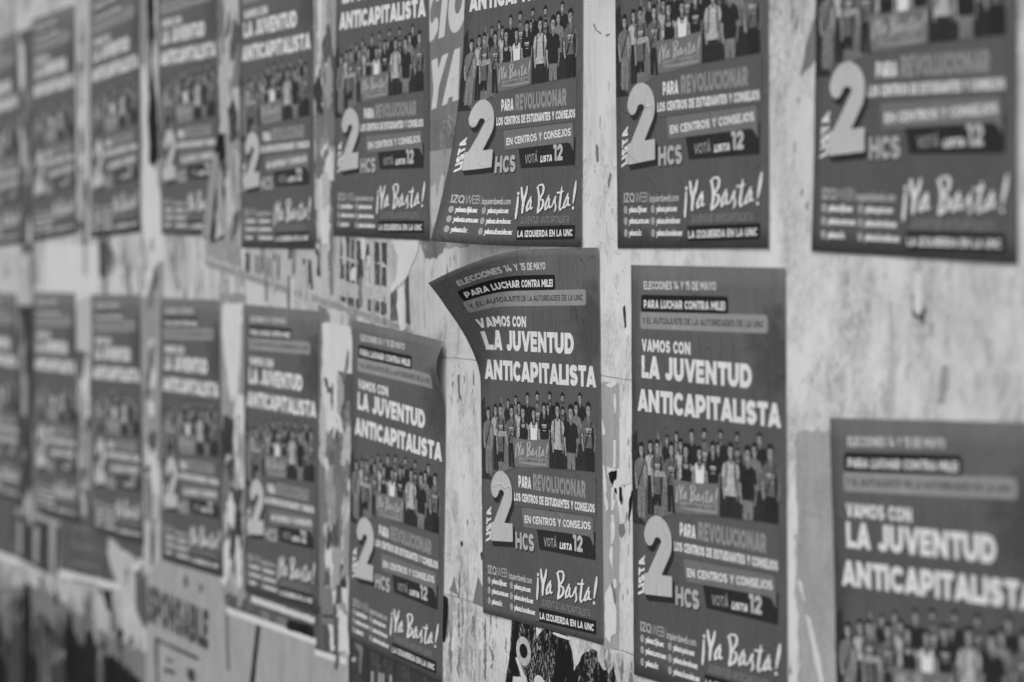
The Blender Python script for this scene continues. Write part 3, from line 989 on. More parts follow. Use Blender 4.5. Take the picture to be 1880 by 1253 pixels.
def poster(quad, label, seed, nu=14, nv=20, bend=None, lift=0.0, clip=None, y_off=.0016, cut=None):
    """quad: TL, TR, BR, BL on the wall (X, Z)"""
    TL, TR, BRc, BL = [np.array(q, float) for q in quad]
    base = (BL + BRc) / 2
    root = thing("poster", label, "poster", (base[0], 0, base[1]), "printed election posters pasted on the wall")
    r = np.random.default_rng(seed)
    gx, gy = np.meshgrid(np.linspace(0, PW, nu + 1), np.linspace(0, PH, nv + 1))
    X, Y, out = gx.copy(), gy.copy(), np.zeros_like(gx)
    if bend:
        X, Y, out = bend(X, Y)
    # soft cockling of pasted paper, edges lifting a little
    w = np.zeros_like(gx)
    for _ in range(7):
        kx, ky = r.normal(0, 26), r.normal(0, 14)
        w += np.sin(gx * kx + gy * ky + r.uniform(0, 6.28)) * r.uniform(.2, 1)
    w = np.abs(w) * .00033
    ed = np.minimum(np.minimum(gx, PW - gx), np.minimum(gy, PH - gy))
    en = vnoise(gx * 14 + seed * 3.1, gy * 14, seed + 5, 3)
    out = out + w + np.maximum(en, 0) * .0026 * np.exp(-ed / .014) + lift * np.exp(-ed / .02)
    u, v = (X / PW)[..., None], (Y / PH)[..., None]
    XZ = TL * (1 - u) * (1 - v) + TR * u * (1 - v) + BRc * u * v + BL * (1 - u) * v
    P = np.stack([XZ[..., 0] - base[0], -y_off - out, XZ[..., 1] - base[1]], -1)
    gu = np.gradient(P, axis=1)
    gv_ = np.gradient(P, axis=0)
    Nn = np.cross(gu, -gv_)
    Nn /= np.linalg.norm(Nn, axis=-1, keepdims=True)
    if Nn[..., 1].mean() > 0:
        Nn = -Nn
    du, dv = PW / nu, PH / nv

    def warp(co):
        a, b = co[:, 0] / du, co[:, 1] / dv
        i, j = np.clip(np.floor(a).astype(int), 0, nu - 1), np.clip(np.floor(b).astype(int), 0, nv - 1)
        fa, fb = a - i, b - j
        lowr = fa + fb <= 1
        wts = np.where(lowr[:, None], np.stack([1 - fa - fb, fa, fb, 0 * fa], 1), np.stack([0 * fa, 1 - fb, 1 - fa, fa + fb - 1], 1))
        acc = np.zeros((len(co), 3))
        nn = np.zeros((len(co), 3))
        for k, (di, dj) in enumerate(((0, 0), (1, 0), (0, 1), (1, 1))):
            acc += wts[:, k:k + 1] * P[j + dj, i + di]
            nn += wts[:, k:k + 1] * Nn[j + dj, i + di]
        return acc + nn * co[:, 2:3]

    # the sheet: printed front, blank back, thin rim
    dead = np.zeros((nv, nu, 2), bool)
    tri_uv = []
    F, V = [], np.vstack([P.reshape(-1, 3), (P - Nn * .00014).reshape(-1, 3)])
    n1 = (nu + 1) * (nv + 1)
    ID = lambda i, j: j * (nu + 1) + i
    front, backf = [], []
    keep = (lambda x, y: True) if clip is None else clip
    tris = []
    for j in range(nv):
        for i in range(nu):
            for t in ((ID(i, j), ID(i, j + 1), ID(i + 1, j)), (ID(i + 1, j), ID(i, j + 1), ID(i + 1, j + 1))):
                cx = np.mean([gx.ravel()[q] for q in t])
                cy = np.mean([gy.ravel()[q] for q in t])
                if keep(cx, cy):
                    tris.append(t)
    edges = {}
    for t in tris:
        front.append(t)
        backf.append(tuple(n1 + q for q in t[::-1]))
        for a_, b_ in ((t[0], t[1]), (t[1], t[2]), (t[2], t[0])):
            edges[(a_, b_)] = 1
    rim = [(b_, a_, a_ + n1, b_ + n1) for (a_, b_) in edges if (b_, a_) not in edges]
    allf = front + backf + rim
    idx = np.array([q for f in allf for q in f], np.int32)
    tot = np.array([len(f) for f in allf], np.int32)
    mi = np.array([0] * len(front) + [1] * (len(backf) + len(rim)), np.int32)
    uvd = np.stack([gx.ravel() / PW, gy.ravel() / PH], 1)
    me = make_mesh("sheet", V, idx, tot, mi, np.vstack([uvd, uvd]))
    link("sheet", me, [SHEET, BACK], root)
    made = {}
    for Pt, (co, idx, tot, mi) in zip(PARTS, cut_design(nu, nv)):
        if clip is not None:
            st = np.concatenate([[0], np.cumsum(tot)[:-1]])
            ok = np.array([keep(co[idx[s:s + t], 0].mean(), co[idx[s:s + t], 1].mean()) for s, t in zip(st, tot)], bool)
            if not ok.any():
                continue
            lo = np.repeat(ok, tot)
            idx, tot, mi = idx[lo], tot[ok], mi[ok]
            used = np.unique(idx)
            rem = np.full(len(co), -1, np.int32)
            rem[used] = np.arange(len(used))
            co, idx = co[used], rem[idx]
        W_ = warp(co)
        me = make_mesh(Pt.name, W_, idx.astype(np.int32), tot.astype(np.int32), mi.astype(np.int32))
        # faces towards the street
        a_ = np.zeros(len(me.polygons) * 3, np.float32)
        me.polygons.foreach_get("normal", a_)
        if a_.reshape(-1, 3)[:, 1].mean() > 0:
            me.flip_normals()
        if Pt.parent and Pt.parent not in made:
            continue
        o_ = link(Pt.name, me, [INK[k] for k in Pt.mats], made[Pt.parent] if Pt.parent else root)
        if not Pt.parent:
            made[Pt.name] = o_
    return root

bend_peel = lambda x, y: curl(x, y, .0804, .1335, .292, -.0855, (0, 0), 24.9061, 1.6528, .0512)
bend_flare = lambda x, y: curl(x, y, .0581, .2509, .3421, .6538, (0, .595), 1.8916, 4.4743)

def bend_corner(x, y):
    """upper corner waves off the wall"""
    d = np.hypot((x - .42) / .060, (y - .046) / .040)
    e = np.hypot((x - .42) / .10, (y - .0) / .035)
    out = .019 * np.exp(-d * d) + .003 * np.exp(-e * e) + .004 * np.exp(-((x - .30 - .5 * y) / .012) ** 2) * np.exp(-(y / .09) ** 2)
    return x, y, out

def torn_corner(x, y):
    """lower corner torn away along a slanting line"""
    return (x / PW) < 1.0 - .26 * max(0, y / PH - .62) / .38 + .012 * math.sin(y * 90)

# upper row, far end first
poster([(-3.530, 2.140), (-3.111, 2.161), (-3.075, 1.575), (-3.490, 1.560)], "farthest poster of the upper row, only its text edge in view", 1)
poster([(-2.960, 2.176), (-2.537, 2.182), (-2.529, 1.602), (-2.960, 1.580)], "second poster from the far end of the upper row, its top edge under bare wall", 2)
poster([(-2.397, 2.185), (-1.985, 2.200), (-1.990, 1.605), (-2.406, 1.590)], "upper row poster just beyond the long black tear in the wall paper", 3)
poster([(-1.852, 2.190), (-1.434, 2.188), (-1.420, 1.595), (-1.830, 1.600)], "upper row poster with its lower corner torn away on a slant, beside the black tear", 4, 42, 60, clip=torn_corner)
TORN_POSTER = S.objects[[o.name for o in S.objects if o.get('label', '').startswith("upper row poster with its lower corner torn")][0]]
poster([(-1.297, 2.166), (-.874, 2.166), (-.868, 1.571), (-1.289, 1.571)], "whole upper row poster between the torn-corner one and the one beside old YA lettering", 5)
poster([(-.743, 2.190), (-.323, 2.184), (-.321, 1.589), (-.768, 1.597)], "upper row poster pasted over the far edge of the old poster lettered YA", 6, y_off=.0020)
poster([(-.171, 2.177), (.249, 2.175), (.246, 1.580), (-.174, 1.5815)], "sharp upper row poster whose lower corner flares off the wall over the YA poster", 7, 24, 34, bend=bend_flare, y_off=.0024)
poster([(.345, 2.174), (.768, 2.176), (.778, 1.581), (.359, 1.579)], "flat upper row poster hung directly above the square flat lower one", 8)
poster([(.893, 2.173), (1.290, 2.161), (1.301, 1.566), (.881, 1.578)], "nearest and largest poster of the upper row, above a stretch of bare wall", 9)
# lower row
poster([(-3.570, 1.430), (-3.150, 1.435), (-3.104, .854), (-3.530, .850)], "farthest poster of the lower row, only a narrow slice in view", 10)
poster([(-2.968, 1.443), (-2.550, 1.450), (-2.535, .862), (-2.965, .850)], "lower row poster under the blank white paper patch, second from the far end", 11)
poster([(-2.405, 1.449), (-1.998, 1.458), (-1.977, .870), (-2.406, .855)], "lower row poster above the pale curled scrap, third from the far end", 12)
poster([(-1.844, 1.454), (-1.429, 1.459), (-1.410, .865), (-1.840, .852)], "lower row poster just above the sheet lettered SPONSABLE", 13)
poster([(-1.271, 1.454), (-.847, 1.452), (-.854, .866), (-1.276, .855)], "lower row poster with a white-bordered old sheet showing below its bottom edge", 14)
poster([(-.674, 1.441), (-.250, 1.418), (-.272, .829), (-.700, .841)], "tilted lower row poster with a wavy upper corner lifting off the wall", 15, 24, 34, bend=bend_corner)
poster([(-.120, 1.573), (.301, 1.580), (.317, .986), (-.105, .975)], "poster with its upper corner peeled far off the wall, above the black torn paper", 16, 36, 51, bend=bend_peel)
poster([(.400, 1.555), (.818, 1.556), (.829, .963), (.412, .957)], "flat complete lower row poster next to the peeled one", 17)
poster([(.924, 1.368), (1.343, 1.391), (1.378, .797), (.9585, .774)], "nearest lower row poster, hung lowest and cut off below its crowd picture", 18)

# ------------------------------------------------------------------ older paper left on the wall
SCRAP = {
    'white': scrap_mat("old_white_paper", .60, .16), 'pale': scrap_mat("old_pale_paper", .46, .3, .5, .16), 'grey': scrap_mat("old_grey_paper", .30, .4, .5, .12), 'mid': scrap_mat("old_mid_paper", .18, .35),
    'photo': scrap_mat("old_photo_paper", .15, .7, .7, .4), 'dark': scrap_mat("old_dark_paper", .085, .5, .4, .3), 'black': scrap_mat("old_black_paper", .006, .6, .18, .16), 'flecked': scrap_mat("flecked_black_paper", .010, .5, .85, .42),
    'soot_or_shade': scrap_mat("soot_or_shade_paper", .040, .8, .5, .16), 'core': scrap_mat("torn_paper_core", .62, .1), 'window': scrap_mat("printed_window_dark", .06, .6, .5, .3), 'tan': scrap_mat("stained_paper", .34, .35, .4, .2), 'letter': scrap_mat("old_white_letter", .56, .12),
}
_seed = [100]

def torn(parent, name, P, tone, off, jag=.004, freq=60, thick=.0002):
    """a pasted scrap with a torn outline; P in wall metres, off = height of its face above the wall"""
    P = np.array(P, float)
    _seed[0] += 1
    off = off * .55 + (_seed[0] - 100) * 5e-7
    lo, hi = P.min(0) - 4 * jag - .004, P.max(0) + 4 * jag + .004
    d = max((hi - lo).max() / 190, .0012)
    x, y = np.arange(lo[0], hi[0] + d, d), np.arange(lo[1], hi[1] + d, d)
    X, Y = np.meshgrid(x, y)
    F = polysdf(X, Y, P)
    if jag:
        F = F + jag * 1.7 * vnoise(X * freq + 7 * _seed[0], Y * freq * .6, _seed[0], 5)
    F[0, :] = F[-1, :] = 1
    F[:, 0] = F[:, -1] = 1
    v, f = fill([l for l in contour(F, x[0], y[0], d, d * .22) if len(l) > 3])
    if not len(f):
        return None
    base = parent.location if parent is not None else Vector((0, 0, 0))
    n = len(v)
    fr = np.column_stack([v[:, 0] - base[0], np.full(n, -off), v[:, 1] - base[2]])
    bk = fr + [0, thick, 0]
    ed = {}
    for t in f:
        for a, b in ((t[0], t[1]), (t[1], t[2]), (t[2], t[0])):
            ed[(a, b)] = 1
    rim = [(b, a, a + n, b + n) for (a, b) in ed if (b, a) not in ed]
    allf = [tuple(t) for t in f] + [tuple(n + q for q in t[::-1]) for t in f] + rim
    me = bpy.data.meshes.new(name)
    me.from_pydata(np.vstack([fr, bk]).tolist(), [], allf)
    me.validate()
    return link(name, me, [SCRAP[tone]], parent)

def old_text(parent, name, s, quad, tone, off, t=.24, gap=.09):
    off *= .55
    V, F = text_mesh(s, t, gap)
    TL, BL, TR, BR_ = [np.array(q, float) for q in quad]
    a, b = V[:, :1], V[:, 1:2]
    P = (BL * (1 - a) + BR_ * a) * (1 - b) + (TL * (1 - a) + TR * a) * b
    base = parent.location
    me = bpy.data.meshes.new(name)
    me.from_pydata([(p[0] - base[0], -off, p[1] - base[2]) for p in P], [], F)
    return link(name, me, [SCRAP[tone]], parent)

def remnant(label, at, name="old_poster", cat="old poster", group=None):
    return thing(name, label, cat, (at[0], 0, at[1]), group)

# seams of the boarding under the paper
def crack(z, x0, x1, w, seed):
    n = 400
    xs = np.linspace(x0, x1, n)
    c = vnoise(xs * 9, xs * 0, seed, 4) * .004
    h = w * (.35 + np.clip(vnoise(xs * 30, xs * 0 + 3, seed + 1, 3) + .4, 0, 1.2))
    co = [(x, -.0004, z + a + b) for x, a, b in zip(xs, c, h)] + [(x, -.0004, z + a - b) for x, a, b in zip(xs, c, h)]
    me = bpy.data.meshes.new("seam")
    me.from_pydata(co, [], [(i, n + i, n + i + 1, i + 1) for i in range(n - 1)])
    link("seam", me, [SCRAP['mid']], WALL)
crack(1.389, -1.2, .42, .0006, 3)
crack(.984, -.70, .42, .0007, 9)

def chips(box_, n, tones, wr=(.0008, .003), hr=(.003, .014), jag=.002):
    (xa, za), (xb, zb) = box_
    for k in range(n):
        x, z = random.uniform(xa, xb), random.uniform(min(za, zb), max(za, zb))
        w, h = random.uniform(*wr), random.uniform(*hr)
        sk = random.uniform(-.3, .3) * w
        o_ = torn(None, "paint_chip", [(x - w, z - h * .6), (x, z - h), (x + w * .7, z - h * .2), (x + w * .4 + sk, z + h), (x - w * .5 + sk, z + h * .7)], random.choice(tones), .0004, jag, 160)
        if o_:
            o_.parent = WALL
for b_, n_ in (([(-0.2413,1.4061),(-0.1409,1.3017)], 12), ([(0.2622,1.8532),(0.3425,1.5920)], 7), ([(-0.2996,1.5627),(-0.1664,1.4821)], 12), ([(0.3125,1.3809),(0.3987,1.0018)], 22), ([(0.8288,1.8878),(0.8767,1.5791)], 12), ([(0.8385,1.5508),(1.2926,1.4100)], 16), ([(-0.2419,1.1836),(-0.1136,1.0142)], 6), ([(0.8298,1.3667),(0.9201,1.0327)], 10)):
    chips(b_, n_, ['mid', 'photo', 'grey', 'tan', 'tan'])
chips([(-0.2515,0.9773),(-0.0203,0.8754)], 34, ['tan', 'mid', 'grey', 'tan', 'core'], (.002, .008), (.012, .06), .006)
chips([(0.3140,0.9765),(0.4056,0.9466)], 10, ['tan', 'mid', 'grey'], (.002, .006), (.008, .03), .004)
for P_, tn_ in (([(-0.2000,1.0813),(-0.1912,1.0842),(-0.1868,1.0783),(-0.1956,1.0726)], 'black'), ([(-0.1199,1.0715),(-0.1093,1.0764),(-0.1051,1.0660),(-0.1157,1.0593)], 'soot_or_shade'), ([(-0.1500,0.9838),(-0.1285,1.0305),(-0.1031,1.0111),(-0.0989,0.9818)], 'mid'), ([(-0.2424,0.9925),(-0.2245,1.0182),(-0.2112,0.9902)], 'mid'),
                ([(-0.2103,1.3615),(-0.2015,1.3638),(-0.1994,1.3346),(-0.1928,1.3212),(-0.2060,1.3231)], 'photo'), ([(0.2769,1.9147),(0.2795,1.9145),(0.2900,1.9040),(0.3038,1.8977),(0.3030,1.8962),(0.2882,1.9021)], 'mid'), ([(0.3175,1.8943),(0.3329,1.8952),(0.3346,1.8938),(0.3184,1.8926)], 'mid'), ([(0.2870,1.7366),(0.2940,1.7299),(0.2976,1.7087),(0.2889,1.7073)], 'mid'), ([(0.3320,1.6901),(0.3371,1.6868),(0.3286,1.6684),(0.3235,1.6766)], 'mid'), ([(0.3732,1.4915),(0.3799,1.4964),(0.3834,1.4647),(0.3784,1.4613)], 'soot_or_shade'),
                ([(0.8863,1.8830),(0.9599,1.8971),(0.9604,1.8500),(0.8869,1.8210),(0.8490,1.8026),(0.8614,1.8435)], 'mid')):
    torn(None, "paint_chip", P_, tn_, .0005, .0012, 120).parent = WALL

# the old poster with big white lettering, between two posters of the upper row
t = remnant("old grey poster with big white letters YA between two upper row posters", (-0.2363,1.5908))
torn(t, "sheet", [(-0.3672,2.0616),(-0.0708,2.0324),(-0.0813,1.8066),(-0.2203,1.7985),(-0.3683,1.7890)], 'mid', .0010, .0008)
torn(t, "plant_photo", [(-0.3683,1.7909),(-0.2137,1.8019),(-0.1232,1.8059),(-0.1232,1.7505),(-0.2315,1.7450),(-0.3686,1.7399)], 'photo', .0011, .001)
torn(t, "pale_panel", [(-0.3686,1.7399),(-0.2315,1.7450),(-0.1232,1.7505),(-0.1662,1.5773),(-0.3692,1.5792)], 'grey', .0010, .003)
torn(t, "hand_print", [(-0.3176,1.6795),(-0.2992,1.6885),(-0.2924,1.6652),(-0.2719,1.7019),(-0.2606,1.6998),(-0.2720,1.6602),(-0.2880,1.6279),(-0.3132,1.6094),(-0.3223,1.6469)], 'pale', .0012, .002)
old_text(t, "lettering", "CIO", [(-0.3324,2.0302),(-0.3561,1.9266),(-0.1504,2.0420),(-0.1763,1.9401)], 'letter', .0013, .30, .07)
old_text(t, "lettering", "YA!", [(-0.3145,1.8967),(-0.3379,1.8102),(-0.1484,1.9183),(-0.1830,1.8268)], 'letter', .0013, .30, .07)

# the old poster with a photographed facade, under the seam between the rows
t = remnant("torn pale old poster showing a building's dark windows, between the two rows", (-0.8946,1.4840))
torn(t, "sheet", [(-1.5267,1.6590),(-1.5360,1.5479),(-1.2033,1.5140),(-0.8085,1.4766),(-0.5666,1.4527),(-0.4224,1.4350),(-0.4029,1.4758),(-0.4365,1.5135),(-0.4509,1.5614),(-0.4312,1.6048),(-0.4407,1.6481)], 'pale', .0008, .003)
torn(t, "border", [(-1.5287,1.5456),(-1.2033,1.5129),(-0.8085,1.4755),(-0.5666,1.4517),(-0.4224,1.4340),(-0.4224,1.4263),(-0.5667,1.4398),(-0.8087,1.4631),(-1.2035,1.4995),(-1.5289,1.5314)], 'grey', .0009, .003)
for P_ in [[(-1.5130,1.6071),(-1.3986,1.6000),(-1.3996,1.5399),(-1.5139,1.5528)],[(-1.3918,1.5885),(-1.2821,1.5796),(-1.2828,1.5298),(-1.3926,1.5400)]]:
    torn(t, "facade_print", P_, 'grey', .0010, .003)
for P_ in [[(-1.4802,1.6141),(-1.3984,1.6139),(-1.3988,1.5873),(-1.4806,1.5906)],[(-1.2789,1.5638),(-1.2389,1.5596),(-1.2395,1.5191),(-1.2795,1.5230)],[(-0.9350,1.5533),(-0.9173,1.5513),(-0.9179,1.4941),(-0.9356,1.4959)],[(-0.9056,1.5514),(-0.8881,1.5495),(-0.8770,1.4928),(-0.9062,1.4933)],[(-1.0999,1.5617),(-1.0874,1.5607),(-1.0880,1.5082),(-1.1006,1.5090)],[(-1.0748,1.5608),(-1.0624,1.5598),(-1.0630,1.5064),(-1.0755,1.5073)]]:
    torn(t, "window_print", P_, 'window', .0012, .0015)
def facade(P0, P1, P2, P3, cols, rows, tone='window', jag=.0028):
    """dark panes parted by pale bars inside a quad TL, TR, BR, BL"""
    A, B_, C_, D_ = [np.array(p) for p in (P0, P1, P2, P3)]
    f = lambda u, v: A * (1 - u) * (1 - v) + B_ * u * (1 - v) + C_ * u * v + D_ * (1 - u) * v
    for i in range(cols):
        for j in range(rows):
            u0, u1, v0, v1 = (i + .12) / cols, (i + .86) / cols, (j + .06) / rows, (j + .92) / rows
            torn(t, "window_print", [f(u0, v0), f(u1, v0), f(u1, v1), f(u0, v1)], tone, .0012, jag)
facade(*[(-0.7406,1.6000),(-0.6332,1.5900),(-0.6338,1.4998),(-0.7413,1.5130)], 4, 2)
facade(*[(-0.6122,1.5900),(-0.5914,1.5881),(-0.5921,1.4957),(-0.6129,1.4983)], 1, 1)
facade(*[(-0.5734,1.5901),(-0.5101,1.5844),(-0.5106,1.5004),(-0.5739,1.5060)], 2, 2)
facade(*[(-1.2093,1.5598),(-1.1063,1.5539),(-1.1069,1.5078),(-1.2098,1.5173)], 4, 1, 'mid')
facade(*[(-0.7416,1.4864),(-0.6287,1.4789),(-0.6288,1.4599),(-0.7417,1.4710)], 3, 1)
facade(*[(-0.6077,1.4824),(-0.5107,1.4769),(-0.5108,1.4534),(-0.6079,1.4585)], 3, 1)
facade(*[(-0.7906,1.5897),(-0.7683,1.5877),(-0.7693,1.4744),(-0.7916,1.4780)], 1, 1, 'mid')

for k in range(44):
    (xa, za), (xb, zb) = [(-1.3710,1.5770),(-0.5005,1.5123)]
    f_ = random.random()
    x = xa + (xb - xa) * f_
    z = random.uniform(-.075, .075) + (za + (zb - za) * f_)
    w, h = random.uniform(.003, .012), random.uniform(.012, .05)
    torn(t, "paper_bit", [(x - w, z - h), (x + w, z - h), (x + w, z + h), (x - w, z + h)], random.choice(['pale', 'white', 'grey', 'window', 'tan', 'mid', 'photo']), .0016, .005, 70)
t = remnant("bright white flap of torn paper beside the old facade poster", (-0.4537,1.4938), "torn_paper", "torn paper")
torn(t, "paper_flap", [(-0.4951,1.5922),(-0.3645,1.5924),(-0.3740,1.5697),(-0.3955,1.5466),(-0.4292,1.5213),(-0.4857,1.4980),(-0.4981,1.5016),(-0.4732,1.5186),(-0.4582,1.5575),(-0.4803,1.5787)], 'white', .0019, .003)
torn(t, "paper_flap", [(-0.4585,1.5034),(-0.4341,1.5068),(-0.4272,1.4329),(-0.4491,1.4292),(-0.4710,1.4721)], 'white', .0019, .002)
torn(t, "dark_backing", [(-0.4956,1.4929),(-0.4659,1.5032),(-0.4637,1.4471),(-0.4959,1.4480)], 'dark', .0014, .003)
torn(t, "dark_backing", [(-0.4316,1.5212),(-0.4171,1.5253),(-0.4079,1.4412),(-0.4272,1.4444)], 'dark', .0014, .002)
torn(t, "dark_backing", [(-0.3551,1.5849),(-0.3041,1.5944),(-0.2497,1.5852),(-0.2723,1.5703),(-0.3111,1.5607),(-0.3458,1.5585)], 'photo', .0012, .006)

torn(TORN_POSTER, "folded_edge", [(-1.4632,1.7692),(-1.4240,1.7738),(-1.4391,1.7162),(-1.4842,1.5930),(-1.5426,1.5917),(-1.5044,1.6823)], 'grey', .0052, .0015)

# black torn paper under the peeled poster (traced in local units, see the numbers' scale)
t = remnant("black torn old poster with a white ring, below the peeled poster", (0.1742,0.9054))
torn(t, "sheet", [(0.0004,0.9808),(0.0508,0.9828),(0.0900,0.9820),(0.0909,0.9631),(0.1087,0.9755),(0.1257,0.9860),(0.1994,0.9804),(0.1994,0.9748),(0.2098,0.9619),(0.2171,0.9430),(0.2188,0.9314),(0.2258,0.9394),(0.2346,0.9471),(0.2440,0.9561),(0.2573,0.9656),(0.2784,0.9732),(0.2946,0.9739),(0.2973,0.9596),(0.3150,0.9465),(0.3232,0.9491),(0.3252,0.9616),(0.3309,0.9430),(0.3457,0.9576),(0.3589,0.9364),(0.3711,0.9074),(-0.0298,0.8369),(-0.0237,0.8778),(-0.0101,0.9132),(-0.0056,0.9337)], 'flecked', .0010, .0018, 90)
torn(t, "paper_edge", [(0.0886,0.9799),(0.1072,0.9775),(0.1087,0.9755),(0.0921,0.9636),(0.0900,0.9679)], 'core', .0016, .0006)
torn(t, "paper_edge", [(0.1476,0.9800),(0.2089,0.9800),(0.2089,0.9762),(0.1980,0.9750),(0.1477,0.9765)], 'core', .0016, .0006)
_o = np.array([(0.0435,0.9335)][0])
def ring(cx, cz, ax, ay, n=40, ph=0):
    return [(cx + ax * math.cos(2 * math.pi * i / n) + ph * ay * math.sin(2 * math.pi * i / n), cz + ay * math.sin(2 * math.pi * i / n)) for i in range(n)]
torn(t, "ring_print", ring(_o[0], _o[1], .0265, .0235), 'pale', .0015, .0004)
torn(t, "ring_hole", ring(_o[0] + .001, _o[1] + .0005, .0145, .0115), 'black', .0020, .0004)
torn(t, "letter_print", [(0.0148,0.9185),(0.0228,0.9197),(0.0479,0.8963),(0.0553,0.8936),(0.0538,0.8712),(0.0019,0.8623),(0.0049,0.8868),(0.0362,0.8907)], 'letter', .0015, .0008)
torn(t, "letter_print", ring(*[(0.1002,0.8920)][0], .018, .012), 'letter', .0015, .0006)
t = remnant("small black tears in the paper between the peeled poster and the flat one", (0.3678,1.1829), "torn_paper", "torn paper")
torn(t, "grey_underlayer", [(0.3056,1.3789),(0.3620,1.3804),(0.3636,0.9866),(0.3070,0.9779)], 'tan', .0006, .0012)
torn(t, "paper_shred", [(0.3261,1.2545),(0.3566,1.2532),(0.3810,1.2656),(0.3940,1.2586),(0.4052,1.2364),(0.3718,1.2315),(0.3643,1.2263),(0.3719,1.2046),(0.3795,1.1760),(0.3720,1.1752),(0.3568,1.2085),(0.3434,1.2280),(0.3262,1.2436)], 'core', .0011, .0016)
for P_ in [[(0.3292,1.2457),(0.3376,1.2483),(0.3566,1.2509),(0.3567,1.2373),(0.3491,1.2348),(0.3434,1.2280),(0.3339,1.2371)],[(0.3492,1.2258),(0.3548,1.2245),(0.3568,1.2157),(0.3511,1.2188)],[(0.3628,1.2289),(0.3718,1.2270),(0.3726,1.2010),(0.3651,1.2093)],[(0.4016,1.2254),(0.4056,1.2267),(0.4017,1.2004),(0.3933,1.1790),(0.3918,1.1869),(0.3961,1.2124)]]:
    torn(t, "black_tear", P_, 'black', .0020, .0014, 120)
for P_ in [[(0.3471,1.3647),(0.3516,1.3632),(0.3536,1.3507),(0.3525,1.3353),(0.3487,1.3351),(0.3472,1.3449)],[(0.3451,1.2951),(0.3534,1.2957),(0.3532,1.2551),(0.3449,1.2544),(0.3463,1.2726)],[(0.3377,1.2247),(0.3473,1.2256),(0.3454,1.2073),(0.3530,1.2045),(0.3455,1.1910),(0.3394,1.1904)],[(0.3398,1.1832),(0.3474,1.1849),(0.3486,1.1727),(0.3410,1.1719)],[(0.3115,1.2569),(0.3185,1.2539),(0.3263,1.2164),(0.3225,1.2124),(0.3302,1.1986),(0.3310,1.1896),(0.3226,1.1869),(0.3167,1.2045)],[(0.3089,1.3242),(0.3210,1.3050),(0.3183,1.3012),(0.3098,1.3006)],[(0.3103,1.3789),(0.3219,1.3759),(0.3523,1.3839),(0.3561,1.3796),(0.3410,1.3716),(0.3257,1.3743)]]:
    torn(t, "paper_shred", P_, 'core', .0015, .001, 120)
for P_ in [[(0.3377,1.1716),(0.3508,1.1730),(0.3501,1.1540),(0.3438,1.1404),(0.3374,1.1402)],[(0.3366,1.1363),(0.3450,1.1363),(0.3432,1.1048),(0.3319,1.1215)],[(0.3452,1.0870),(0.3540,1.0894),(0.3568,1.0790),(0.3500,1.0739)],[(0.3192,1.0607),(0.3361,1.0805),(0.3469,1.0663),(0.3569,1.0411),(0.3551,1.0086),(0.3404,1.0022),(0.3364,0.9905),(0.3215,0.9997)]]:
    torn(t, "paper_shred", P_, 'core', .0015, .0014, 120)
for P_ in [[(0.3380,1.0822),(0.3440,1.0811),(0.3568,1.0600),(0.3521,1.0518),(0.3461,1.0605)],[(0.3643,1.1707),(0.3773,1.1740),(0.3812,1.1650),(0.3715,1.1526),(0.3636,1.1574)]]:
    torn(t, "grey_stain", P_, 'mid', .0017, .002, 120)
t = remnant("dark old poster showing under the tilted poster's bottom edge", (-0.4946,0.7931))
torn(t, "sheet", [(-0.7029,0.8643),(-0.5446,0.8875),(-0.2745,0.8564),(-0.2748,0.7573),(-0.7044,0.6784)], 'soot_or_shade', .0010, .001)
torn(t, "paper_bit", [(-0.6760,0.8395),(-0.6439,0.8465),(-0.6280,0.8347),(-0.6390,0.7862),(-0.6496,0.7824),(-0.6494,0.8212)], 'mid', .0014, .003)
torn(t, "paper_bit", [(-0.6898,0.8066),(-0.6682,0.8121),(-0.6655,0.8023),(-0.6871,0.7988)], 'pale', .0014, .002)
old_text(t, "lettering", "UH", [(-0.5916,0.7980),(-0.5920,0.7293),(-0.4945,0.8060),(-0.4949,0.7367)], 'tan', .0014, .2)

# white-bordered old sheet under a lower row poster
t = remnant("white-bordered dark old poster with a blank pale sheet beneath, bottom edge slanting", (-1.1172,0.6886))
torn(t, "sheet", [(-1.4194,0.8339),(-1.2863,0.8591),(-0.8475,0.8834),(-0.7549,0.8879),(-0.7535,0.8002),(-0.8738,0.7948),(-0.8736,0.8118),(-1.3946,0.8008)], 'dark', .0010, .001)
torn(t, "white_border", [(-1.3945,0.8052),(-0.8712,0.8164),(-0.8690,0.8032),(-1.3908,0.7907)], 'core', .0012, .001)
torn(t, "white_border", [(-0.8761,0.7936),(-0.7139,0.8007),(-0.7149,0.7898),(-0.8762,0.7817)], 'core', .0012, .001)
torn(t, "white_stripe", [(-1.2355,0.8498),(-0.8746,0.8558),(-0.8775,0.8432),(-1.2410,0.8360)], 'letter', .0013, .001)
torn(t, "black_block", [(-1.0214,0.8309),(-0.8813,0.8362),(-0.8815,0.8149),(-1.0339,0.8102)], 'black', .0012, .001)
torn(t, "grey_block", [(-1.1755,0.8270),(-1.1291,0.8282),(-1.1344,0.8096),(-1.1809,0.8083)], 'mid', .0012, .002)
torn(t, "grey_block", [(-1.0835,0.8294),(-1.0337,0.8295),(-1.0388,0.8130),(-1.0887,0.8110)], 'mid', .0012, .002)
torn(t, "blank_sheet", [(-1.3908,0.7907),(-0.8714,0.8028),(-0.7140,0.7899),(-0.7147,0.7040),(-1.4065,0.5807)], 'tan', .0008, .001)
torn(t, "stroke_or_edge_shadow", [(-1.2083,0.7920),(-1.1853,0.7933),(-1.2333,0.6298),(-1.2654,0.6242)], 'black', .0011, .0008)
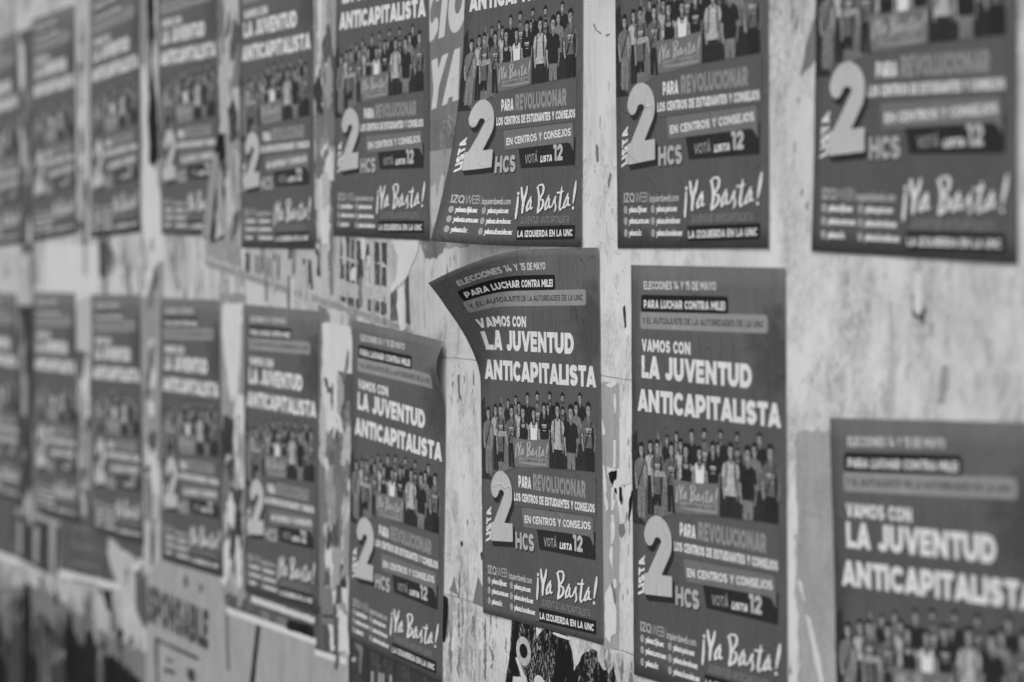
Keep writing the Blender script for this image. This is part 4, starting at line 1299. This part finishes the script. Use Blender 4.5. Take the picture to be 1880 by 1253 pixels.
torn(t, "stroke_or_edge_shadow", [(-1.3987,0.7881),(-1.3863,0.7899),(-1.3798,0.6714),(-1.3938,0.6692)], 'soot_or_shade', .0011, .001)  # shadow along the blank sheet's left edge, painted on as a dark strip
torn(t, "grey_scrap", [(-0.8403,0.9181),(-0.7881,0.9250),(-0.7728,0.8771),(-0.7730,0.8571),(-0.8387,0.8475)], 'mid', .0015, .002)
torn(t, "black_block", [(-0.8362,0.8681),(-0.7706,0.8741),(-0.7707,0.8687),(-0.8362,0.8622)], 'soot_or_shade', .0017, .001)

t = remnant("pale sheet with black letters SPONSABLE low on the wall", (-1.7212,0.5872))
torn(t, "sheet", [(-1.9649,0.8233),(-1.8386,0.8502),(-1.3821,0.8641),(-1.3846,0.7045),(-1.4025,0.5704),(-1.9776,0.4668)], 'tan', .0009, .003)
old_text(t, "lettering", "SPONSABLE", [(-1.9469,0.7811),(-1.9489,0.6905),(-1.5157,0.7788),(-1.5172,0.6922)], 'soot_or_shade', .0013, .27, .07)
torn(t, "dark_strip", [(-2.0618,0.8055),(-1.9649,0.8233),(-1.9489,0.6905),(-1.9826,0.6712),(-2.0494,0.7050)], 'dark', .0012, .003)
for P_ in [[(-1.9025,0.6630),(-1.8793,0.6651),(-1.8738,0.4855),(-1.8971,0.4813)],[(-1.9025,0.6630),(-1.5798,0.6657),(-1.5800,0.6576),(-1.9027,0.6544)],[(-1.8159,0.6283),(-1.7709,0.6312),(-1.7711,0.6228),(-1.8161,0.6198)],[(-1.8347,0.6027),(-1.7535,0.6075),(-1.7537,0.5978),(-1.8349,0.5928)],[(-1.6656,0.6302),(-1.6142,0.6331),(-1.6061,0.6126),(-1.6318,0.5974),(-1.6659,0.6109)],[(-1.6834,0.8320),(-1.6574,0.8340),(-1.6579,0.8107),(-1.6795,0.8092)],[(-1.5769,0.8309),(-1.5602,0.8303),(-1.5564,0.8120),(-1.5731,0.8098)]]:
    torn(t, "ink_mark", P_, 'soot_or_shade', .0013, .002)

t = remnant("small grey old poster with a white lower border near the wall's far end", (-2.4449,0.6988))
torn(t, "sheet", [(-2.7256,0.8353),(-2.2670,0.8851),(-2.2787,0.8357),(-2.2694,0.7916),(-2.2084,0.7484),(-2.7293,0.7158)], 'dark', .0011, .002)
torn(t, "white_border", [(-2.7413,0.7159),(-2.2084,0.7499),(-2.1678,0.7448),(-2.1832,0.7353),(-2.7418,0.6981)], 'core', .0013, .002)
for k in range(4):
    torn(t, "faint_line", [(p[0], p[1] - k * .045 + .04) for p in [(-2.5977,0.8050),(-2.3747,0.8215),(-2.3748,0.8154),(-2.5979,0.7987)]], 'mid', .0013, .002)
t = remnant("pale curled paper scrap below the third far lower poster", (-2.2065,0.7306), "torn_paper", "torn paper")
torn(t, "paper_flap", [(-2.2897,0.8163),(-2.2474,0.8393),(-2.2061,0.8411),(-2.1659,0.8221),(-2.0862,0.8112),(-2.1063,0.7984),(-2.1364,0.7932),(-2.1223,0.7537),(-2.2084,0.7484),(-2.2385,0.7804)], 'pale', .0022, .003)
torn(t, "paper_flap", [(-2.0664,0.8166),(-2.0177,0.8196),(-2.0084,0.8049),(-2.0376,0.7969),(-2.0667,0.8034)], 'white', .0020, .003)
t = remnant("pale printed window frame on an old sheet at the wall's far end", (-2.9473,0.6987))
torn(t, "sheet", [(-3.1695,0.8281),(-2.7374,0.8405),(-2.7418,0.6981),(-2.8393,0.6889),(-3.1206,0.6973),(-3.1729,0.7320)], 'soot_or_shade', .0009, .003)
for P_ in [[(-3.1827,0.8336),(-2.7253,0.8450),(-2.7257,0.8321),(-3.1833,0.8181)],[(-2.8224,0.8346),(-2.7616,0.8346),(-2.7843,0.6894),(-2.8271,0.6872)],[(-3.1569,0.8021),(-3.1168,0.8030),(-3.1203,0.7041),(-3.1601,0.7130)],[(-2.9863,0.8037),(-2.9353,0.8059),(-2.9514,0.7045),(-2.9896,0.7065)]]:
    torn(t, "frame_print", P_, 'tan', .0012, .003)
torn(t, "dark_sheet", [(-3.7618,0.8617),(-1.9932,0.9333),(-1.9870,0.8308),(-2.1584,0.8364),(-2.2727,0.8566),(-2.7120,0.8400),(-2.7480,0.7148),(-3.1220,0.6923),(-3.7704,0.6594)], 'dark', .0007, .003)
torn(t, "lower_edge", [(-3.4544,0.6852),(-3.1339,0.6957),(-3.1347,0.6751),(-3.4551,0.6673)], 'core', .0012, .002)
t = remnant("streaky black peeled paper at the foot of the wall's far end", (-2.6822,0.4259), "torn_paper", "torn paper")
torn(t, "grey_ground", [(-3.4882,0.5670),(-3.0437,0.6359),(-2.7798,0.6380),(-2.4235,0.6216),(-2.1712,0.6047),(-1.9175,0.6208),(-1.8931,0.4535),(-3.6863,0.1222)], 'mid', .0005, .006)
for tone, P_ in (('black', [(-3.5994,0.3854),(-3.3535,0.5146),(-3.3509,0.3955),(-3.2955,0.3762),(-3.3023,0.1931),(-3.6095,0.1364)]), ('black', [(-3.1182,0.5751),(-3.0762,0.6418),(-3.0371,0.6402),(-3.0172,0.5756),(-3.0045,0.4566),(-2.9416,0.4265),(-2.9407,0.2599),(-3.1305,0.2249)]),
                 ('black', [(-2.6870,0.5448),(-2.6357,0.6162),(-2.6145,0.6256),(-2.5908,0.5688),(-2.5423,0.5509),(-2.5030,0.5475),(-2.4773,0.5888),(-2.4187,0.5976),(-2.3816,0.5632),(-2.3761,0.3642),(-2.6824,0.3077)]), ('black', [(-2.3228,0.5570),(-2.2130,0.5653),(-2.1223,0.5472),(-2.0239,0.5458),(-1.9575,0.5137),(-1.9591,0.4413),(-2.3330,0.3722)]),
                 ('soot_or_shade', [(-3.2901,0.5236),(-3.1944,0.5096),(-3.1199,0.5272),(-3.1238,0.2261),(-3.3023,0.1931)]), ('soot_or_shade', [(-3.0080,0.5434),(-2.9303,0.5745),(-2.8434,0.5606),(-2.7583,0.5535),(-2.6754,0.5401),(-2.6765,0.3087),(-2.9471,0.2587)]), ('soot_or_shade', [(-2.3818,0.5539),(-2.3175,0.5579),(-2.3223,0.3742),(-2.3870,0.3622)]), ('black', [(-2.3452,0.7183),(-2.2606,0.7265),(-2.2566,0.6789),(-2.2882,0.6699),(-2.3244,0.6998)])):
    torn(t, "black_streak", P_, tone, .0024 if tone == 'black' else .0009, .006, 40)

_r = random.Random(5)
for k in range(46):
    a = np.array(_r.choice([[(-3.6374,0.5316),(-3.6488,0.2522)],[(-3.2467,0.5919),(-3.2573,0.3029)],[(-3.0079,0.6012),(-3.0169,0.3366)],[(-2.7834,0.6173),(-2.7912,0.3682)],[(-2.5722,0.6324),(-2.5792,0.3907)],[(-2.3736,0.6329),(-2.3791,0.4258)],[(-2.1864,0.6200),(-2.1903,0.4590)],[(-2.0306,0.6174),(-2.0336,0.4865)]]))
    x0 = a[0][0] + _r.uniform(-.11, .11)
    zt = a[0][1] + _r.uniform(-.20, .03)
    zb = zt - _r.uniform(.08, .34)
    w = _r.uniform(.012, .045)
    tone = _r.choice(['soot_or_shade', 'black', 'black', 'black', 'dark', 'mid'])
    torn(t, "black_streak" if tone == 'black' else "paper_strip", [(x0 - w * .3, zt), (x0 + w * .4, zt - .02), (x0 + w, (zt + zb) / 2), (x0 + w * .5, zb), (x0 - w * .5, zb - .02), (x0 - w * .7, (zt + zb) / 2)], tone, .0014 + k * .00001, .008, 46)

for k in range(70):
    (xa, za), (xb, zb) = [(-3.4373,0.5585),(-2.0528,0.6009)]
    f_ = _r.random()
    x = xa + (xb - xa) * f_
    z = za + (zb - za) * f_ + _r.uniform(-.10, .09)
    w, h = _r.uniform(.006, .03), _r.uniform(.01, .05)
    torn(t, "paper_bit", [(x - w, z - h), (x + w * .5, z - h * .7), (x + w, z + h * .5), (x - w * .4, z + h)], _r.choice(['mid', 'mid', 'grey', 'soot_or_shade', 'dark', 'black', 'photo', 'soot_or_shade']), .0020, .008, 70)

# strips of torn paper in the gaps between the posters
def strips(label, at, items, box=None, n=0):
    t = remnant(label, at, "torn_paper", "torn paper")
    for k, (tone, off, jag, P_) in enumerate(items):
        torn(t, "black_tear" if tone == 'black' else "paper_strip", P_, tone, off + k * .00002, jag)
    if box:
        (xa, za), (xb, zb) = box
        for k in range(n):
            x, z = random.uniform(xa, xb), random.uniform(min(za, zb), max(za, zb))
            w, h = random.uniform(.006, .030), random.uniform(.012, .075)
            sk = random.uniform(-.02, .02)
            torn(t, "paper_bit", [(x - w, z - h), (x + w * .6, z - h * .8), (x + w + sk, z + h * .3), (x + sk, z + h), (x - w * .8 + sk, z + h * .5)], random.choice(['white', 'pale', 'pale', 'grey', 'mid', 'soot_or_shade', 'photo', 'tan', 'dark']), random.uniform(.0014, .0019), .008, 75)
strips("long black tear with pale strips between the third and the torn-corner upper posters", (-1.9236,1.5874), [
    ('black', .0014, .006, [(-1.9376,2.1989),(-1.8805,2.1934),(-1.8770,2.0647),(-1.8975,1.9946),(-1.8529,1.8682),(-1.8518,1.7730),(-1.8838,1.7476),(-1.9184,1.7652),(-1.9257,1.8714),(-1.9102,1.9954)]),
    ('grey', .0010, .005, [(-1.9895,2.1942),(-1.9411,2.1896),(-1.9197,1.9960),(-1.9344,1.7657),(-1.9993,1.7674)]),
    ('white', .0012, .006, [(-1.9777,1.9997),(-1.9424,1.9830),(-1.9321,1.8717),(-1.9248,1.7654),(-1.8714,1.7401),(-1.8260,1.6678),(-1.8101,1.5382),(-1.8599,1.5377),(-1.8897,1.6205),(-1.9234,1.5370),(-1.9882,1.5364),(-1.9680,1.7083)])])
strips("pale vertical strip of paper between the second and third far upper posters", (-2.4844,1.5862), [
    ('pale', .0010, .004, [(-2.5362,2.2206),(-2.3984,2.2082),(-2.4099,1.9662),(-2.4058,1.5864),(-2.4193,1.4500),(-2.5385,1.4474),(-2.5339,1.7798),(-2.5480,1.9875)]), ('dark', .0013, .003, [(-2.4801,1.7373),(-2.4310,1.7336),(-2.4232,1.6613),(-2.4771,1.6686)])], [(-2.4978,2.1625),(-2.4483,1.4631)], 12)
strips("dark strip of old paper beside the farthest upper poster", (-3.0323,1.5777), [
    ('dark', .0010, .003, [(-3.0941,2.1523),(-2.9665,2.1574),(-2.9641,1.5558),(-3.0921,1.5401)]), ('pale', .0012, .005, [(-3.1141,1.9223),(-3.0667,1.9277),(-3.0481,1.7933),(-3.0955,1.7796)])], [(-3.0717,2.1210),(-2.9859,1.5852)], 8)
strips("pale and black torn strips between the torn-corner poster and its nearer neighbour above", (-1.3710,1.5770), [
    ('pale', .0010, .005, [(-1.4321,2.1436),(-1.2874,2.1299),(-1.2920,1.8206),(-1.3673,1.8179),(-1.4093,1.8080),(-1.4286,1.9243)]), ('black', .0012, .004, [(-1.4518,1.8118),(-1.3882,1.8141),(-1.3826,1.7266),(-1.4058,1.5884),(-1.4844,1.5812),(-1.4534,1.7165)]),
    ('grey', .0010, .004, [(-1.3882,1.8129),(-1.2854,1.8147),(-1.2824,1.5547),(-1.3991,1.5711)]), ('pale', .0013, .005, [(-1.4395,1.6930),(-1.4253,1.6905),(-1.3986,1.6000),(-1.4555,1.5883)])], [(-1.4117,2.0958),(-1.3022,1.5886)], 16)
strips("scratched pale paper strip beyond the upper poster that overlaps old lettering", (-0.8132,1.5793), [
    ('grey', .0009, .006, [(-0.8711,2.0905),(-0.7420,2.0783),(-0.7386,1.8345),(-0.7665,1.7948),(-0.8623,1.8089)]), ('white', .0011, .008, [(-0.8437,1.9586),(-0.8152,1.9721),(-0.7939,1.8473),(-0.8279,1.8231),(-0.8618,1.8610)]), ('soot_or_shade', .0012, .004, [(-0.8506,1.8397),(-0.7497,1.8289),(-0.7552,1.8210),(-0.8450,1.8269)]),
    ('soot_or_shade', .0012, .004, [(-0.8394,1.8163),(-0.7664,1.8112),(-0.7720,1.8053),(-0.8337,1.8099)]), ('white', .0010, .006, [(-0.8339,1.7974),(-0.7887,1.7998),(-0.7729,1.7028),(-0.7907,1.5845),(-0.8359,1.5792),(-0.8462,1.7042)]), ('dark', .0013, .004, [(-0.7840,1.7030),(-0.7673,1.7006),(-0.7681,1.6103),(-0.7903,1.6206)])], [(-0.8429,2.0465),(-0.7683,1.5897)], 26)
strips("blank white paper patch between the far posters of both rows", (-2.6257,1.4384), [('white', .0014, .003, [(-2.8626,1.5681),(-2.6579,1.5774),(-2.3390,1.5704),(-2.3326,1.4520),(-2.4986,1.4372),(-2.5393,1.4196),(-2.8557,1.4403)])], [(-2.3201,1.5665),(-2.0328,1.4651)], 16)
strips("pale column of torn paper under the black tear between far lower posters", (-1.9350,0.8755), [
    ('grey', .0008, .006, [(-1.9956,1.5872),(-1.8208,1.5876),(-1.8398,1.0626),(-1.9906,1.0494)]), ('white', .0012, .006, [(-1.9688,1.6381),(-1.8937,1.6251),(-1.8623,1.5500),(-1.8889,1.4619),(-1.9815,1.4534)]), ('dark', .0011, .006, [(-1.9889,1.1266),(-1.8791,1.1475),(-1.8650,1.0351),(-1.9653,1.0388)]), ('pale', .0012, .005, [(-1.9741,1.0252),(-1.8724,1.0723),(-1.8525,0.8473),(-1.9879,0.7920)])], [(-1.9700,1.5873),(-1.8768,0.8696)], 24)
strips("torn pale strip between the second and third far lower posters", (-2.4944,0.8803), [
    ('pale', .0010, .005, [(-2.5587,1.4469),(-2.4097,1.4434),(-2.4133,1.3137),(-2.5042,1.2406),(-2.5526,1.3078)]), ('dark', .0011, .006, [(-2.5526,1.3078),(-2.4137,1.3000),(-2.4156,0.8749),(-2.5648,0.8869)]), ('white', .0013, .006, [(-2.5243,1.2395),(-2.4846,1.2278),(-2.4266,1.1830),(-2.4566,1.1673),(-2.5259,1.1838)]), ('grey', .0013, .005, [(-2.5335,1.0927),(-2.4287,1.1073),(-2.4231,0.9566),(-2.5276,0.9466)])], [(-2.5378,1.2945),(-2.4443,0.8994)], 12)
strips("torn strips of dark paper beside the farthest lower poster", (-3.0703,0.8194), [
    ('pale', .0010, .005, [(-3.1877,1.5393),(-3.0916,1.5551),(-3.0035,1.4074),(-3.0974,1.3899)]), ('soot_or_shade', .0010, .006, [(-3.1325,1.4040),(-2.9691,1.4083),(-2.9892,0.8130),(-3.1183,0.7991)]), ('grey', .0012, .005, [(-3.1033,1.2240),(-3.0450,1.2120),(-3.0491,1.0920),(-3.1075,1.1031)]), ('grey', .0012, .006, [(-3.0918,0.8776),(-2.9185,0.8871),(-2.9199,0.8427),(-3.0934,0.8321)])], [(-3.0969,1.4049),(-3.0118,0.8256)], 10)
strips("white torn strip between the lower posters above SPONSABLE and above the white border", (-1.3547,0.8384), [
    ('grey', .0008, .005, [(-1.4360,1.4719),(-1.2634,1.4758),(-1.2726,0.8380),(-1.4251,0.8289)]), ('white', .0012, .006, [(-1.4151,1.4492),(-1.2839,1.4572),(-1.2988,1.3611),(-1.3206,1.2686),(-1.3624,1.2407),(-1.4027,1.3451)]), ('white', .0012, .005, [(-1.3343,1.2678),(-1.2733,1.2600),(-1.2692,1.0782),(-1.3100,1.0629),(-1.3430,1.1521)]),
    ('soot_or_shade', .0011, .007, [(-1.4118,1.2166),(-1.3490,1.2093),(-1.3440,1.0828),(-1.4073,1.0536)]), ('soot_or_shade', .0013, .006, [(-1.4142,1.0647),(-1.2896,1.0649),(-1.3107,1.0169),(-1.4010,1.0076)]), ('pale', .0014, .006, [(-1.4082,1.0010),(-1.3450,1.0191),(-1.3248,0.9924),(-1.2836,1.0140),(-1.2776,0.9632),(-1.3117,0.9536),(-1.3527,0.9720),(-1.4018,0.9549)]), ('mid', .0012, .004, [(-1.4021,0.9373),(-1.2848,0.9280),(-1.2855,0.8821),(-1.3960,0.8796)])], [(-1.4047,1.2171),(-1.2926,0.8582)], 22)
strips("broad bright torn paper with dark leaf scraps beyond the tilted poster", (-0.7638,0.8241), [
    ('white', .0010, .008, [(-0.8373,1.4331),(-0.6822,1.4279),(-0.6728,1.2661),(-0.7003,1.1928),(-0.6954,1.1216),(-0.7425,1.0552),(-0.7512,1.0024),(-0.7023,0.9363),(-0.7033,0.8127),(-0.7978,0.7979),(-0.8187,0.9945),(-0.7949,1.1121),(-0.8276,1.2557)]), ('mid', .0009, .006, [(-0.8542,1.4640),(-0.7919,1.4501),(-0.8138,0.9006),(-0.8600,0.8731)]),
    ('dark', .0013, .006, [(-0.7483,1.3393),(-0.6776,1.3369),(-0.6782,1.2556),(-0.7164,1.2222),(-0.7434,1.2717)]), ('photo', .0013, .007, [(-0.8337,1.2134),(-0.7771,1.2280),(-0.6838,1.2247),(-0.6842,1.1737),(-0.7117,1.1201),(-0.7616,1.0894),(-0.8118,1.1210)]), ('white', .0015, .003, [(-0.8284,1.1740),(-0.8057,1.1717),(-0.7891,1.1335),(-0.7558,1.1107),(-0.7007,1.1416),(-0.6846,1.1278),(-0.7504,1.0905),(-0.7950,1.1069)]),
    ('soot_or_shade', .0014, .004, [(-0.8069,1.0430),(-0.7955,1.0495),(-0.7902,1.0083),(-0.8130,0.9952)]), ('soot_or_shade', .0014, .005, [(-0.7681,0.9797),(-0.7239,0.9747),(-0.7132,0.9349),(-0.7573,0.9394)]), ('grey', .0014, .005, [(-0.7631,0.9127),(-0.7299,0.9120),(-0.7027,0.8849),(-0.7411,0.8898)])], [(-0.8264,1.3812),(-0.7031,0.8333)], 26)
strips("dark scrap below the tilted poster's nearer edge", (-0.2516,0.9211), [('black', .0010, .002, [(-0.2741,0.9817),(-0.2492,0.9795),(-0.2470,0.9498),(-0.2607,0.9010),(-0.2698,0.8996)])])
strips("narrow peeled white paper tongue on the bare wall of the near end", (1.1144,1.4898), [
    ('core', .0016, .0015, [(1.1020,1.5534),(1.1096,1.5560),(1.1181,1.5528),(1.1198,1.5264),(1.1173,1.5048),(1.1089,1.5029),(1.1017,1.5110)]), ('soot_or_shade', .0013, .002, [(1.0987,1.5276),(1.1029,1.5260),(1.1046,1.5061),(1.1131,1.5014),(1.1214,1.5132),(1.1270,1.5109),(1.1230,1.5017),(1.1245,1.4902),(1.1160,1.4973),(1.1004,1.5027)]),
    ('pale', .0012, .003, [(1.1033,1.4978),(1.1160,1.4965),(1.1232,1.4819),(1.1177,1.4701),(1.1064,1.4746)])])
strips("vertical pale scraped streaks on bare wall beside the nearest upper poster", (1.0133,1.3790), [
    ('pale', .0008, .004, [(1.0453,1.5196),(1.0600,1.5183),(1.0635,1.4662),(1.0643,1.3987),(1.0616,1.3800),(1.0352,1.3799),(1.0320,1.3984),(1.0480,1.4147),(1.0504,1.4656)]), ('white', .0009, .003, [(0.9573,1.4339),(0.9712,1.4346),(0.9733,1.3844),(0.9610,1.3767)]), ('white', .0009, .003, [(0.9747,1.3932),(0.9869,1.3939),(0.9886,1.3785),(0.9764,1.3777)]),
    ('grey', .0008, .006, [(1.1569,1.4471),(1.1679,1.4444),(1.1709,1.4217),(1.1630,1.4016),(1.1520,1.4025)]), ('pale', .0008, .004, [(1.2366,1.4829),(1.2496,1.4802),(1.2552,1.4487),(1.2423,1.4465)])])
strips("pale diagonal scratch on stained wall beside the nearest lower poster", (0.8950,1.0263), [
    ('tan', .0005, .006, [(0.8430,1.3464),(0.9218,1.3522),(0.9453,1.0022),(0.8569,0.9865),(0.8448,1.1624)]), ('white', .0010, .002, [(0.8509,1.1508),(0.8588,1.1518),(0.8696,1.1272),(0.8634,1.1234)]), ('white', .0010, .002, [(0.8698,1.1084),(0.8793,1.1084),(0.8963,1.0706),(0.9148,1.0277),(0.9020,1.0256),(0.8860,1.0632)])])
